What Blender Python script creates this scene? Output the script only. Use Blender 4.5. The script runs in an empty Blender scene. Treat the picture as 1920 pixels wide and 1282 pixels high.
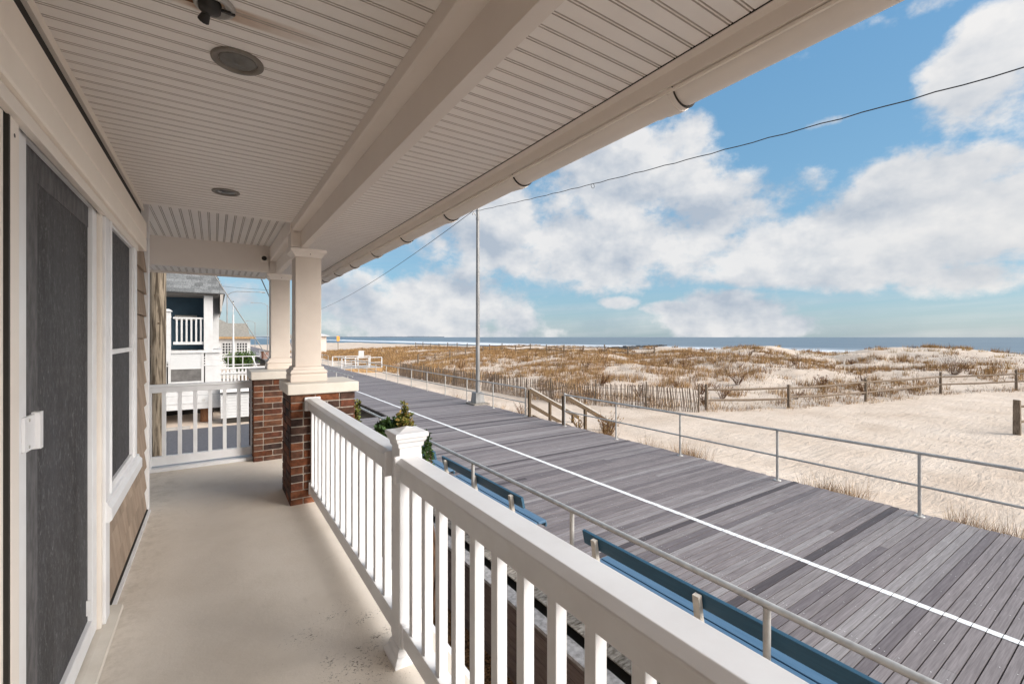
import bpy, bmesh, math, random
import numpy as np
from mathutils import Vector, Matrix, noise
R=math.radians
random.seed(7); rng=np.random.default_rng(7)
sc=bpy.context.scene
col=sc.collection
# ---------------------------------------------------------------- materials
MATS={}
def nodes(name):
    m=bpy.data.materials.new(name); m.use_nodes=True
    nt=m.node_tree; b=nt.nodes['Principled BSDF']; MATS[name]=m
    return m,nt,b
def N(nt,t,**k):
    n=nt.nodes.new(t)
    for a,v in k.items():
        if hasattr(n,a): setattr(n,a,v)
    return n
def L(nt,a,b): nt.links.new(a,b)
def noise_n(nt,vec,scale,detail=6,rough=.6,dist=0):
    n=N(nt,'ShaderNodeTexNoise'); n.inputs['Scale'].default_value=scale; n.inputs['Detail'].default_value=detail
    n.inputs['Roughness'].default_value=rough; n.inputs['Distortion'].default_value=dist
    if vec is not None: L(nt,vec,n.inputs['Vector'])
    return n.outputs['Fac']
def ramp(nt,fac,stops):
    r=N(nt,'ShaderNodeValToRGB'); e=r.color_ramp.elements
    while len(e)<len(stops): e.new(.5)
    for i,(p,c) in enumerate(stops):
        e[i].position=p; e[i].color=(*c,1) if len(c)==3 else c
    L(nt,fac,r.inputs['Fac']); return r.outputs['Color']
def mix(nt,fac,a,b,mode='MIX'):
    m=N(nt,'ShaderNodeMix',data_type='RGBA',blend_type=mode)
    if isinstance(fac,(int,float)): m.inputs[0].default_value=fac
    else: L(nt,fac,m.inputs[0])
    for i,v in ((6,a),(7,b)):
        if isinstance(v,tuple): m.inputs[i].default_value=(*v,1)[:4]
        else: L(nt,v,m.inputs[i])
    return m.outputs[2]
def math_n(nt,op,a,b=None,c=None,clamp=False):
    m=N(nt,'ShaderNodeMath',operation=op); m.use_clamp=clamp
    for i,v in enumerate((a,b,c)):
        if v is None: continue
        if isinstance(v,(int,float)): m.inputs[i].default_value=v
        else: L(nt,v,m.inputs[i])
    return m.outputs[0]
def coords(nt,stretch=(1,1,1)):
    t=N(nt,'ShaderNodeNewGeometry'); mp=N(nt,'ShaderNodeMapping')
    mp.inputs['Scale'].default_value=stretch; L(nt,t.outputs['Position'],mp.inputs['Vector']); return mp.outputs['Vector']
def bump(nt,b,h,strength,dist=.01):
    n=N(nt,'ShaderNodeBump'); n.inputs['Strength'].default_value=strength; n.inputs['Distance'].default_value=dist
    L(nt,h,n.inputs['Height']); L(nt,n.outputs['Normal'],b.inputs['Normal'])
def mat(name,c,c2=None,scale=8,rough=.6,bmp=0,bscale=None,stretch=(1,1,1),attr=False,metal=0,spec=.5,lo=.35,hi=.65,bdist=.01):
    m,nt,b=nodes(name); v=coords(nt,stretch)
    c2=c2 or tuple(x*.85 for x in c)
    out=ramp(nt,noise_n(nt,v,scale),[(lo,c2),(hi,c)])
    if attr:
        a=N(nt,'ShaderNodeAttribute',attribute_name='Col')
        out=mix(nt,1.0,out,a.outputs['Color'],'MULTIPLY')
    L(nt,out,b.inputs['Base Color'])
    b.inputs['Roughness'].default_value=rough; b.inputs['Metallic'].default_value=metal
    b.inputs['Specular IOR Level'].default_value=spec
    if bmp: bump(nt,b,noise_n(nt,v,bscale or scale*3,8),bmp,bdist)
    return m
mat('vinyl_white',(.79,.79,.80),(.73,.72,.725),6,.38,.02,120)
mat('vinyl_trim',(.80,.73,.66),(.76,.69,.62),3,.5,.03,60)
mat('soffit',(.90,.85,.80),(.87,.815,.765),2.5,.55,.05,90)
mat('soffit_groove_shade',(.56,.50,.45),(.48,.42,.37),9,.8)  # groove shade put into the colour, along with some dirt
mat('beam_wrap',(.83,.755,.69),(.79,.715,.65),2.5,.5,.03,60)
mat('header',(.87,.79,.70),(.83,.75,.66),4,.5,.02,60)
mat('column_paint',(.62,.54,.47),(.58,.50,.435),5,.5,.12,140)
mat('cap_stone',(.64,.59,.52),(.58,.53,.46),9,.6,.1,80)
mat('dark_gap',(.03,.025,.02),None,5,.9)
mat('brick',(1,1,1),(.42,.42,.42),20,.85,.7,60,attr=True,spec=.25,bdist=.006)
mat('mortar',(.56,.49,.42),(.40,.35,.30),22,.95,.6,70,spec=.1)
mat('shingle',(.38,.295,.225),(.30,.225,.17),14,.8,.4,60,(1,1,.15),attr=True,spec=.2)
mat('galv',(.55,.53,.50),(.40,.38,.36),9,.48,.05,60,metal=.35)
mat('galv_pole',(.30,.295,.29),(.20,.195,.19),5,.5,.05,60,(1,1,.2),metal=.3)
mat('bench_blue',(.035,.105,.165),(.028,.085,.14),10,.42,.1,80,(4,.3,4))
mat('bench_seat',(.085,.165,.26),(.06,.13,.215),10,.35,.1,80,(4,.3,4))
mat('bench_leg',(.62,.57,.50),(.50,.45,.39),12,.7,.1,60)
mat('wood_grey',(.26,.205,.155),(.10,.075,.055),7,.85,.8,16,(6,6,1),spec=.15)
mat('wood_rail',(.30,.235,.175),(.12,.085,.06),6,.85,.8,16,(1.2,4,8),spec=.15)
mat('wood_stair',(.155,.11,.07),(.06,.042,.028),7,.85,.6,16,(2,6,6),spec=.15)
mat('slat',(.30,.235,.18),(.14,.10,.075),9,.9,.4,30,(5,5,1),spec=.1,attr=True)
mat('utility_wood',(.27,.22,.165),(.075,.058,.042),2.4,.9,1,3,(9,9,.6),spec=.1,bdist=.03,lo=.43,hi=.57)
mat('plank',(1,1,1),(.62,.60,.60),5,.62,.35,9,(.6,14,14),attr=True,spec=.35,bdist=.004)
mat('deck_paint',(.80,.80,.80),(.42,.41,.41),22,.55,spec=.3,lo=.30,hi=.43)
mat('weathered',(.34,.31,.275),(.10,.085,.068),24,.9,.6,40,(.5,1.5,1),attr=True,spec=.1,lo=.32,hi=.62)
mat('bulkhead',(.17,.135,.125),(.105,.082,.078),7,.7,.3,20,(6,.6,6),attr=True,spec=.3)
mat('cap_plank',(.40,.39,.39),(.22,.21,.21),18,.8,.3,30,spec=.2)
mat('mulch',(.30,.16,.075),(.06,.035,.02),34,.95,1,40,spec=.05,lo=.42,hi=.6,bdist=.03)
mat('asphalt',(.105,.105,.12),(.05,.05,.06),9,.85,.5,90,(1,1.6,1),lo=.3,hi=.7)
mat('concrete',(.42,.39,.35),(.33,.30,.27),5,.85,.3,50)
mat('roof_grey',(.19,.195,.195),(.09,.092,.095),20,.9,.5,30,attr=True)
mat('roof_brown',(.24,.225,.20),(.18,.17,.15),4,.9,.3,20)
mat('house_white',(.55,.545,.54),(.49,.48,.475),3,.6,.05,30)
mat('house_blue',(.035,.085,.125),(.028,.065,.10),3,.6,.1,30)
mat('house_soffit',(.40,.36,.33),(.36,.32,.29),3,.7)
mat('house_siding',(.55,.51,.46),(.48,.44,.40),3,.7)
mat('blind',(.55,.55,.55),(.48,.48,.48),12,.6,.3,20,(1,1,12))
mat('glass_dark',(.05,.05,.052),(.035,.035,.036),3,.12)
mat('glass_sky',(.16,.15,.145),(.10,.095,.09),3,.2)
mat('piling_wood',(.22,.095,.035),(.10,.04,.02),9,.85,.5,16,(6,6,.6))
mat('leaf_green',(.060,.11,.028),(.02,.045,.012),12,.6,attr=True,spec=.3)
mat('leaf_gold',(.34,.26,.07),(.13,.12,.035),14,.6,attr=True,spec=.3)
mat('twig',(.15,.085,.05),(.08,.045,.03),14,.9,attr=True,spec=.1)
mat('wire',(.05,.05,.055),None,5,.6)
mat('wire_pale',(.45,.44,.42),None,5,.5)
mat('rust',(.20,.07,.02),(.05,.02,.01),30,.9,.4,60)
mat('black_iron',(.02,.017,.014),None,20,.5)
mat('light_trim',(.22,.19,.16),(.17,.145,.12),30,.5)
mat('light_lens',(.16,.15,.13),(.11,.10,.085),24,.25)
mat('jetty_rock',(.02,.02,.022),(.01,.01,.011),1,.7,.5,4)
mat('trash_red',(.22,.09,.05),None,5,.7)
mat('kiosk',(.72,.60,.52),None,3,.7)
mat('orange_sign',(.75,.32,.05),None,3,.6)
mat('white_rock',(.50,.46,.43),(.34,.31,.29),5,.9,.8,9)
mat('ramp_wood',(.40,.25,.11),(.22,.13,.06),6,.8,.4,14)
mat('hill',(.16,.19,.23),None,.01,1)

# porch floor: cream acrylic coating with dirt
def floor_mat():
    m,nt,b=nodes('porch_coating'); v=coords(nt)
    base=ramp(nt,noise_n(nt,v,1.7,8,.65),[(.3,(.62,.55,.47)),(.55,(.69,.62,.54)),(.75,(.66,.585,.505))])
    # dark specks, thick close to the newel post and along the rail
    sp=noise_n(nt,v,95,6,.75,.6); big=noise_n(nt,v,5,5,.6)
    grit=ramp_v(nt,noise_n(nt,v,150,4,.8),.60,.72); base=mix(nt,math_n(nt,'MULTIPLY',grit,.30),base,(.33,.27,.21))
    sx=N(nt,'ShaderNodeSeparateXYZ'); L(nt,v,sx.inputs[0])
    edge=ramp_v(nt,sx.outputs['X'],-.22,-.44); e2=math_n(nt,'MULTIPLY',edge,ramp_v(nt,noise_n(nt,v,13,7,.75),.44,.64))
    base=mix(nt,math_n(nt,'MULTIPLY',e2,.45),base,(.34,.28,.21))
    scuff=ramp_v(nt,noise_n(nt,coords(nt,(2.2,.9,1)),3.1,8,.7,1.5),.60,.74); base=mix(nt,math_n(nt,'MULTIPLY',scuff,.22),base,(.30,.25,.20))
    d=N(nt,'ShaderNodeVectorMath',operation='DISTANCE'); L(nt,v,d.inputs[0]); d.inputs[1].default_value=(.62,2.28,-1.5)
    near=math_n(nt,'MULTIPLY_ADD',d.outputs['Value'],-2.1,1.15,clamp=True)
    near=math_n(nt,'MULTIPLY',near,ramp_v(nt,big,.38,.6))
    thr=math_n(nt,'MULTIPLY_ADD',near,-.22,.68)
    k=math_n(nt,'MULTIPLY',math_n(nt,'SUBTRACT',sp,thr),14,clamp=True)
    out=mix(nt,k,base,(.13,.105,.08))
    st=ramp_v(nt,noise_n(nt,v,2.3,4,.5,.5),.55,.8)
    out=mix(nt,math_n(nt,'MULTIPLY',st,.10),out,(.35,.27,.18))
    L(nt,out,b.inputs['Base Color']); b.inputs['Roughness'].default_value=.6; b.inputs['Specular IOR Level'].default_value=.3
    bump(nt,b,noise_n(nt,v,55,8,.7),.5,.004)
def ramp_v(nt,f,lo,hi):
    r=N(nt,'ShaderNodeMapRange'); r.inputs[1].default_value=lo; r.inputs[2].default_value=hi; L(nt,f,r.inputs[0]); return r.outputs[0]
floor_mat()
def screen_mat():
    m,nt,b=nodes('insect_screen'); v=coords(nt)
    fine=noise_n(nt,coords(nt,(1,60,24)),1,8,.95,.8)
    weave=noise_n(nt,v,420,2,.5)
    big=noise_n(nt,coords(nt,(1,1.6,.25)),3.2,4)
    c=ramp(nt,fine,[(.44,(.010,.009,.010)),(.54,(.035,.034,.036)),(.62,(.26,.255,.26))])
    c=mix(nt,.15,c,ramp(nt,weave,[(.4,(.03,.03,.03)),(.6,(.13,.125,.12))]))
    c=mix(nt,ramp_v(nt,big,.35,.65),c,mix(nt,.40,c,(.11,.11,.12)))
    L(nt,c,b.inputs['Base Color']); b.inputs['Roughness'].default_value=.65; b.inputs['Specular IOR Level'].default_value=.25
    bump(nt,b,fine,.3,.003)
screen_mat()
def sand_mat():
    m,nt,b=nodes('sand'); v=coords(nt)
    base=ramp(nt,noise_n(nt,v,.5,10,.65),[(.3,(.50,.40,.32)),(.5,(.585,.485,.40)),(.7,(.65,.55,.465))])
    sp=ramp_v(nt,noise_n(nt,coords(nt,(.55,3.4,1)),3.2,8,.72,.5),.56,.70)
    base=mix(nt,math_n(nt,'MULTIPLY',sp,.42),base,(.33,.25,.18))
    vo=N(nt,'ShaderNodeTexVoronoi'); vo.inputs['Scale'].default_value=2.6; vo.inputs['Randomness'].default_value=1; L(nt,coords(nt,(1,1.5,.1)),vo.inputs['Vector'])
    foot=math_n(nt,'MULTIPLY',ramp_v(nt,vo.outputs['Distance'],.30,.10),ramp_v(nt,noise_n(nt,v,.8,3),.46,.56))
    lit=ramp_v(nt,noise_n(nt,coords(nt,(1,1.7,1)),2.8,9,.8,.8),.58,.70)
    # litter of dead leaves thicker behind the fence line
    x=N(nt,'ShaderNodeSeparateXYZ'); L(nt,v,x.inputs[0])
    a=ramp_v(nt,x.outputs['X'],14,20); a2=ramp_v(nt,math_n(nt,'MULTIPLY_ADD',x.outputs['X'],-.12,x.outputs['Y']),8,14)
    msk=math_n(nt,'MULTIPLY',a,a2); far=ramp_v(nt,x.outputs['X'],60,45)
    k=math_n(nt,'MULTIPLY',math_n(nt,'MULTIPLY',msk,far),math_n(nt,'MULTIPLY',lit,.7))
    base=mix(nt,k,base,(.24,.15,.085))
    L(nt,base,b.inputs['Base Color']); b.inputs['Roughness'].default_value=.95; b.inputs['Specular IOR Level'].default_value=.1
    h=math_n(nt,'ADD',noise_n(nt,coords(nt,(.6,2.6,1)),2.2,8,.62,.6),math_n(nt,'MULTIPLY',noise_n(nt,v,22,4,.6),.25))
    h=math_n(nt,'SUBTRACT',h,math_n(nt,'MULTIPLY',foot,.30))
    bump(nt,b,h,.5,.14)
sand_mat()
def sea_mat():
    m,nt,b=nodes('sea_water'); v=coords(nt); x=N(nt,'ShaderNodeSeparateXYZ'); L(nt,v,x.inputs[0])
    w=noise_n(nt,coords(nt,(.12,.02,1)),1,8,.62,.4)
    c=ramp(nt,w,[(.3,(.085,.125,.165)),(.55,(.13,.18,.225)),(.75,(.21,.26,.30))])
    # surf: breaking rows and swash near the beach
    f=noise_n(nt,coords(nt,(.07,.006,1)),1,9,.6,.6)
    near=ramp_v(nt,x.outputs['X'],255,160)
    thr=math_n(nt,'MULTIPLY_ADD',near,-.30,.66)
    k=math_n(nt,'MULTIPLY',math_n(nt,'SUBTRACT',f,thr),11,clamp=True)
    swash=ramp_v(nt,x.outputs['X'],176,166)
    k=math_n(nt,'MULTIPLY',math_n(nt,'MAXIMUM',k,swash),ramp_v(nt,x.outputs['X'],140,150))
    c=mix(nt,k,c,(.72,.74,.77))
    L(nt,c,b.inputs['Base Color']); b.inputs['Roughness'].default_value=.45; b.inputs['Specular IOR Level'].default_value=.3
    bump(nt,b,w,.6,.6)
sea_mat()
def grass_mat():
    m,nt,b=nodes('dry_grass')
    a=N(nt,'ShaderNodeAttribute',attribute_name='Col')
    L(nt,a.outputs['Color'],b.inputs['Base Color']); b.inputs['Roughness'].default_value=.8; b.inputs['Specular IOR Level'].default_value=.15
grass_mat()
# soffit with rust stain
def stained():
    m,nt,b=nodes('soffit_stained'); v=coords(nt)
    base=ramp(nt,noise_n(nt,v,2.5),[(.35,(.87,.815,.765)),(.65,(.90,.85,.80))])
    x=N(nt,'ShaderNodeSeparateXYZ'); L(nt,v,x.inputs[0])
    sx=math_n(nt,'MULTIPLY',ramp_v(nt,x.outputs['X'],-.16,-.04),ramp_v(nt,x.outputs['X'],.36,-.02))
    yy=math_n(nt,'ABSOLUTE',math_n(nt,'SUBTRACT',x.outputs['Y'],1.735)); sy=ramp_v(nt,yy,.045,.03)
    k=math_n(nt,'MULTIPLY',math_n(nt,'MULTIPLY',sx,sy),math_n(nt,'MULTIPLY_ADD',noise_n(nt,coords(nt,(3,14,1)),5),.9,.35),clamp=True)
    L(nt,mix(nt,k,base,(.36,.17,.04)),b.inputs['Base Color']); b.inputs['Roughness'].default_value=.55
stained()

# ---------------------------------------------------------------- mesh builder
class MB:
    def __init__(s): s.v=[];s.f=[];s.c=[];s.m=[];s.sm=[]
    def add(s,vs,fs,c=(1,1,1),m=0,sm=False):
        o=len(s.v); s.v+= [tuple(p) for p in vs]
        for f in fs: s.f.append(tuple(i+o for i in f)); s.c.append(c); s.m.append(m); s.sm.append(sm)
    def box(s,x0,x1,y0,y1,z0,z1,c=(1,1,1),m=0):
        s.add([(x0,y0,z0),(x1,y0,z0),(x1,y1,z0),(x0,y1,z0),(x0,y0,z1),(x1,y0,z1),(x1,y1,z1),(x0,y1,z1)],
              [(0,3,2,1),(4,5,6,7),(0,1,5,4),(1,2,6,5),(2,3,7,6),(3,0,4,7)],c,m)
    def hexa(s,P8,c=(1,1,1),m=0):
        s.add(P8,[(0,3,2,1),(4,5,6,7),(0,1,5,4),(1,2,6,5),(2,3,7,6),(3,0,4,7)],c,m)
    def bar(s,p,q,w,h,c=(1,1,1),m=0,up=(0,0,1)):
        p=Vector(p);q=Vector(q);d=(q-p).normalized();u=Vector(up)
        r=d.cross(u).normalized(); u=r.cross(d).normalized()
        P=[]
        for e in (p,q):
            for a,b_ in ((-1,-1),(1,-1),(1,1),(-1,1)): P.append(e+r*a*w/2+u*b_*h/2)
        s.add(P,[(0,1,2,3),(7,6,5,4),(0,4,5,1),(1,5,6,2),(2,6,7,3),(3,7,4,0)],c,m)
    def tube(s,p,q,r0,r1=None,n=10,c=(1,1,1),m=0,caps=True):
        s.path([p,q],[r0,r0 if r1 is None else r1],n,c,m,caps)
    def path(s,pts,rs,n=10,c=(1,1,1),m=0,caps=True):
        pts=[Vector(p) for p in pts]
        if not isinstance(rs,(list,tuple)): rs=[rs]*len(pts)
        V=[];F=[];k=len(pts)
        ref=None
        for i,p in enumerate(pts):
            d=(pts[min(i+1,k-1)]-pts[max(i-1,0)]).normalized()
            if ref is None: ref=Vector((1,0,0)) if abs(d.x)<.9 else Vector((0,1,0))
            a=d.cross(ref).normalized(); b_=d.cross(a).normalized(); ref=-b_.cross(d).normalized() if False else ref
            for j in range(n):
                t=2*math.pi*j/n; V.append(p+(a*math.cos(t)+b_*math.sin(t))*rs[i])
        for i in range(k-1):
            for j in range(n):
                F.append((i*n+j,i*n+(j+1)%n,(i+1)*n+(j+1)%n,(i+1)*n+j))
        s.add(V,F,c,m,True)
        if caps: s.add([V[j] for j in range(n)],[tuple(range(n))],c,m); s.add([V[(k-1)*n+j] for j in range(n)],[tuple(range(n-1,-1,-1))],c,m)
    def prof_y(s,pts,y0,y1,c=(1,1,1),m=0,sm=False):   # closed (x,z) profile extruded along y
        n=len(pts); V=[(x,y0,z) for x,z in pts]+[(x,y1,z) for x,z in pts]
        s.add(V,[(i,(i+1)%n,n+(i+1)%n,n+i) for i in range(n)],c,m,sm)
        s.add(V[:n],[tuple(range(n-1,-1,-1))],c,m); s.add(V[n:],[tuple(range(n))],c,m)
    def prof_x(s,pts,x0,x1,c=(1,1,1),m=0):
        n=len(pts); V=[(x0,y,z) for y,z in pts]+[(x1,y,z) for y,z in pts]
        s.add(V,[(i,(i+1)%n,n+(i+1)%n,n+i) for i in range(n)],c,m)
        s.add(V[:n],[tuple(range(n-1,-1,-1))],c,m); s.add(V[n:],[tuple(range(n))],c,m)
    def frust(s,cx,cy,levels,c=(1,1,1),m=0):   # square section, levels (half,z)
        for (h0,z0),(h1,z1) in zip(levels,levels[1:]):
            s.add([(cx-h0,cy-h0,z0),(cx+h0,cy-h0,z0),(cx+h0,cy+h0,z0),(cx-h0,cy+h0,z0),(cx-h1,cy-h1,z1),(cx+h1,cy-h1,z1),(cx+h1,cy+h1,z1),(cx-h1,cy+h1,z1)],
              [(0,1,5,4),(1,2,6,5),(2,3,7,6),(3,0,4,7)],c,m)
        h,z=levels[-1]; s.add([(cx-h,cy-h,z),(cx+h,cy-h,z),(cx+h,cy+h,z),(cx-h,cy+h,z)],[(0,1,2,3)],c,m)
        h,z=levels[0]; s.add([(cx-h,cy-h,z),(cx+h,cy-h,z),(cx+h,cy+h,z),(cx-h,cy+h,z)],[(3,2,1,0)],c,m)
    def build(s,name,mats,origin=None,parent=None,bevel=0):
        if isinstance(mats,str): mats=[mats]
        if origin is None:
            a=np.array(s.v); origin=((a[:,0].min()+a[:,0].max())/2,(a[:,1].min()+a[:,1].max())/2,a[:,2].min())
        ox,oy,oz=origin
        me=bpy.data.meshes.new(name); me.from_pydata([(x-ox,y-oy,z-oz) for x,y,z in s.v],[],s.f)
        for mm in mats: me.materials.append(MATS[mm])
        me.polygons.foreach_set('material_index',s.m); me.polygons.foreach_set('use_smooth',s.sm)
        at=me.color_attributes.new('Col','FLOAT_COLOR','CORNER')
        cs=[]
        for f,c in zip(s.f,s.c): cs+= [c[0],c[1],c[2],1.0]*len(f)
        at.data.foreach_set('color',cs); me.update()
        o=bpy.data.objects.new(name,me); col.objects.link(o)
        if parent: o.parent=parent
        else: o.location=origin
        if bevel:
            b=o.modifiers.new('bevel','BEVEL'); b.width=bevel; b.segments=2; b.limit_method='ANGLE'
        return o
def tag(o,label=None,cat=None,group=None,kind=None):
    if label: o['label']=label
    if cat: o['category']=cat
    if group: o['group']=group
    if kind: o['kind']=kind
    return o
class Thing:
    def __init__(s,name,label,cat,loc=(0,0,0),group=None):
        s.o=bpy.data.objects.new(name,None); s.o.empty_display_size=.1; col.objects.link(s.o); s.o.location=loc; s.loc=loc
        tag(s.o,label,cat,group)
    def part(s,name,mb,m,parent=None,bevel=0,label=None):
        o=mb.build(name,m,s.loc,parent or s.o,bevel)
        if label: o['label']=label
        return o
def copy_tree(o,parent=None):
    c=o.copy(); col.objects.link(c); c.parent=parent
    for ch in o.children: copy_tree(ch,c)
    return c
def jit(c,a=.1):
    k=1+random.uniform(-a,a); return tuple(x*k for x in c)

FL=-1.5      # porch floor (camera is the origin, 1.5 m above it)
BW=-3.05     # boardwalk top
YD=-4.1      # street and yard
CE=1.063     # porch ceiling
# ================================================================= HOUSE
H=Thing('beach_house','beige shingled beach house whose covered porch fills the near left of the photo','house',(-1,2,YD))
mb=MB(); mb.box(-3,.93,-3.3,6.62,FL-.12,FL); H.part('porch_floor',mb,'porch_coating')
mb=MB(); mb.box(.932,.96,-3.3,6.62,FL-.3,FL-.01); mb.box(-3,.96,6.622,6.65,FL-.3,FL-.004); H.part('floor_edge',mb,'vinyl_white')
mb=MB(); mb.box(-3,.40,6.30,6.61,FL+.002,FL+.035); H.part('floor_curb',mb,'vinyl_white')
mb=MB(); mb.box(-3,.85,-3.3,6.5,YD-.1,FL-.125); H.part('foundation_wall',mb,'mortar')
# wall body
mb=MB()
mb.box(-4,-.53,-3.3,4.97,FL-.1,1.3); H.part('wall',mb,'shingle')
# shingle courses
def shingles(mb,y0,y1,z0,z1,x,step=.178):
    z=z0; k=0
    while z<z1-.01:
        y=y0-(.05 if k%2 else 0); zt=min(z+step,z1)
        while y<y1:
            w=random.uniform(.09,.19); ya=max(y,y0)+.002; yb=min(y+w,y1)-.002
            if yb>ya+.01:
                dz=random.uniform(-.003,.003) if z>z0 else 0
                c=jit((1,1,1),.13)
                mb.hexa([(x-.02,ya,z+dz),(x+.022,ya,z+dz),(x+.022,yb,z+dz),(x-.02,yb,z+dz),(x-.02,ya,zt),(x+.002,ya,zt),(x+.002,yb,zt),(x-.02,yb,zt)],c)
            y+=w
        z+=step; k+=1
mb=MB(); shingles(mb,3.12,4.93,-1.47,-.958,-.505); shingles(mb,4.178,4.93,-.952,.93,-.505,.188)
H.part('siding',mb,'shingle')
mb=MB(); mb.box(-.53,-.470,4.932,5.0,FL+.006,1.17); mb.box(-3,-.531,4.972,5.0,FL+.006,1.17); H.part('corner_trim',mb,'vinyl_white',bevel=.004)
mb=MB(); mb.box(-.52,-.474,3.17,4.93,FL+.004,-1.476); H.part('base_trim',mb,'dark_gap')
mb=MB(); mb.box(-.50,-.455,3.17,4.93,FL+.003,FL+.016); H.part('wall_flashing',mb,'vinyl_white')
# header (projecting storm-shade box) above the openings
mb=MB()
mb.prof_y([(-.53,.665),(-.445,.665),(-.440,.672),(-.440,.755),(-.446,.762),(-.440,.769),(-.440,.885),(-.447,.893),(-.53,.893)],-3.3,4.48)
h=H.part('header',mb,'header')
mb=MB(); mb.box(-.482,-.458,-3.3,4.19,.620,.6635); H.part('header_apron',mb,'vinyl_trim',bevel=.002)
mb=MB(); mb.box(-.53,-.484,-3.3,4.58,.895,CE-.002); H.part('header_gap_shade',mb,'dark_gap')  # near-black filler, the shade of the slot put into its colour
mb=MB(); mb.prof_y([(-.483,1.006),(-.468,1.006),(-.468,1.03),(-.474,1.036),(-.474,CE-.002),(-.483,CE-.002)],-3.3,4.60); H.part('crown_trim',mb,'header')
# sliding door
DX=-.505
mb=MB(); mb.box(-.53,-.475,1.8205,1.888,FL+.03,.640); mb.box(-.53,-.475,3.025,3.058,FL+.03,.640); mb.box(-.53,-.505,1.888,3.025,.668,.70)
door=H.part('sliding_door',mb,'vinyl_trim',bevel=.003)
mb=MB()
mb.box(-.525,-.491,1.900,2.012,FL+.04,.667); mb.box(-.525,-.491,2.935,3.018,FL+.04,.667)
mb.box(-.525,-.4915,2.013,2.934,.628,.667); mb.box(-.525,-.4915,2.013,2.934,FL+.04,FL+.13)
H.part('screen_frame',mb,'vinyl_white',door,.003)
mb=MB(); mb.box(-.515,-.510,2.013,2.934,FL+.131,.627); H.part('screen',mb,'insect_screen',door)
mb=MB(); mb.box(-.5099,-.508,2.013,2.19,FL+.131,.627); mb.box(-.5099,-.508,2.19,2.934,.53,.627)
mat('screen_band',(.125,.12,.125),(.055,.053,.055),1,.7,.2,200,(1,45,14))
H.part('stile_behind_screen',mb,'screen_band',door)
mb=MB(); mb.prof_x([(2.055,-.362),(2.085,-.362),(2.085,-.242),(2.055,-.242)],-.4905,-.470); mb.prof_x([(1.965,-.355),(2.054,-.355),(2.054,-.247),(1.965,-.247)],-.4905,-.482); H.part('handle',mb,'vinyl_white',door,.004)
for zs in (-.26,-.343):
    mb=MB(); mb.tube((-.4905,2.0,zs),(-.480,2.0,zs),.005,n=10); H.part('screw',mb,'galv',door)
mb=MB(); mb.box(-.5095,-.495,2.90,2.908,FL+.17,FL+.24); H.part('latch',mb,'vinyl_white',door)
mb=MB(); mb.box(-.53,-.4756,1.809,1.8199,FL+.035,.638); H.part('door_gap',mb,'black_iron',door)
mb=MB(); mb.box(-.53,-.487,1.60,1.808,FL+.04,.62); mb.box(-.4869,-.482,1.70,1.73,FL+.04,.62); mb.box(-.4869,-.481,1.77,1.79,FL+.04,.62); mb.box(-.53,-.50,.2,1.60,FL+.04,FL+.12); mb.box(-.53,-.50,.2,1.60,.54,.62); mb.box(-.53,-.49,.1,.2,FL+.04,.62); H.part('door_panel',mb,'vinyl_trim',door,.002)
mb=MB(); mb.box(-.53,-.515,.2,1.60,FL+.12,.54); H.part('pane',mb,'glass_dark',door)
mb=MB(); mb.tube((-.478,1.85,.575),(-.4745,1.85,.575),.006,n=12); H.part('screw_hole',mb,'black_iron',door)
mb=MB(); mb.prof_y([(-.55,FL+.002),(-.42,FL+.002),(-.425,FL+.018),(-.47,FL+.028),(-.55,FL+.032)],-1,3.27); H.part('threshold',mb,'cap_stone',door)
# window
WX=-.475
mb=MB()
mb.box(-.53,WX+.012,3.062,3.165,FL+.03,.6195); mb.box(-.53,WX+.02,3.166,3.182,-.832,.6195)
mb.box(-.53,WX+.02,4.021,4.07,-.832,.6195); mb.box(-.53,WX+.012,4.071,4.175,-.832,.6195); mb.box(-.53,-.484,3.183,4.02,.634,.66)
win=H.part('window',mb,'vinyl_white',bevel=.004)
mb=MB(); mb.box(-.53,WX+.008,3.183,4.019,-.095,-.068); mb.box(-.53,WX+.006,3.183,3.205,-.832,.633); mb.box(-.53,WX+.006,3.995,4.019,-.832,.633); mb.box(-.53,WX+.0065,3.205,3.9949,-.832,-.80); mb.box(-.53,WX+.0065,3.205,3.9949,.606,.633)
H.part('frame',mb,'vinyl_white',win,.002)
mb=MB(); mb.box(-.53,WX-.01,3.205,3.994,-.80,.606); H.part('screen',mb,'insect_screen',win)
mb=MB(); mb.prof_y([(-.53,-.955),(-.452,-.955),(-.440,-.945),(-.440,-.885),(-.455,-.868),(-.458,-.852),(-.47,-.848),(-.475,-.834),(-.53,-.834)],3.07,4.23); H.part('sill',mb,'vinyl_white',win,.002)
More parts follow.
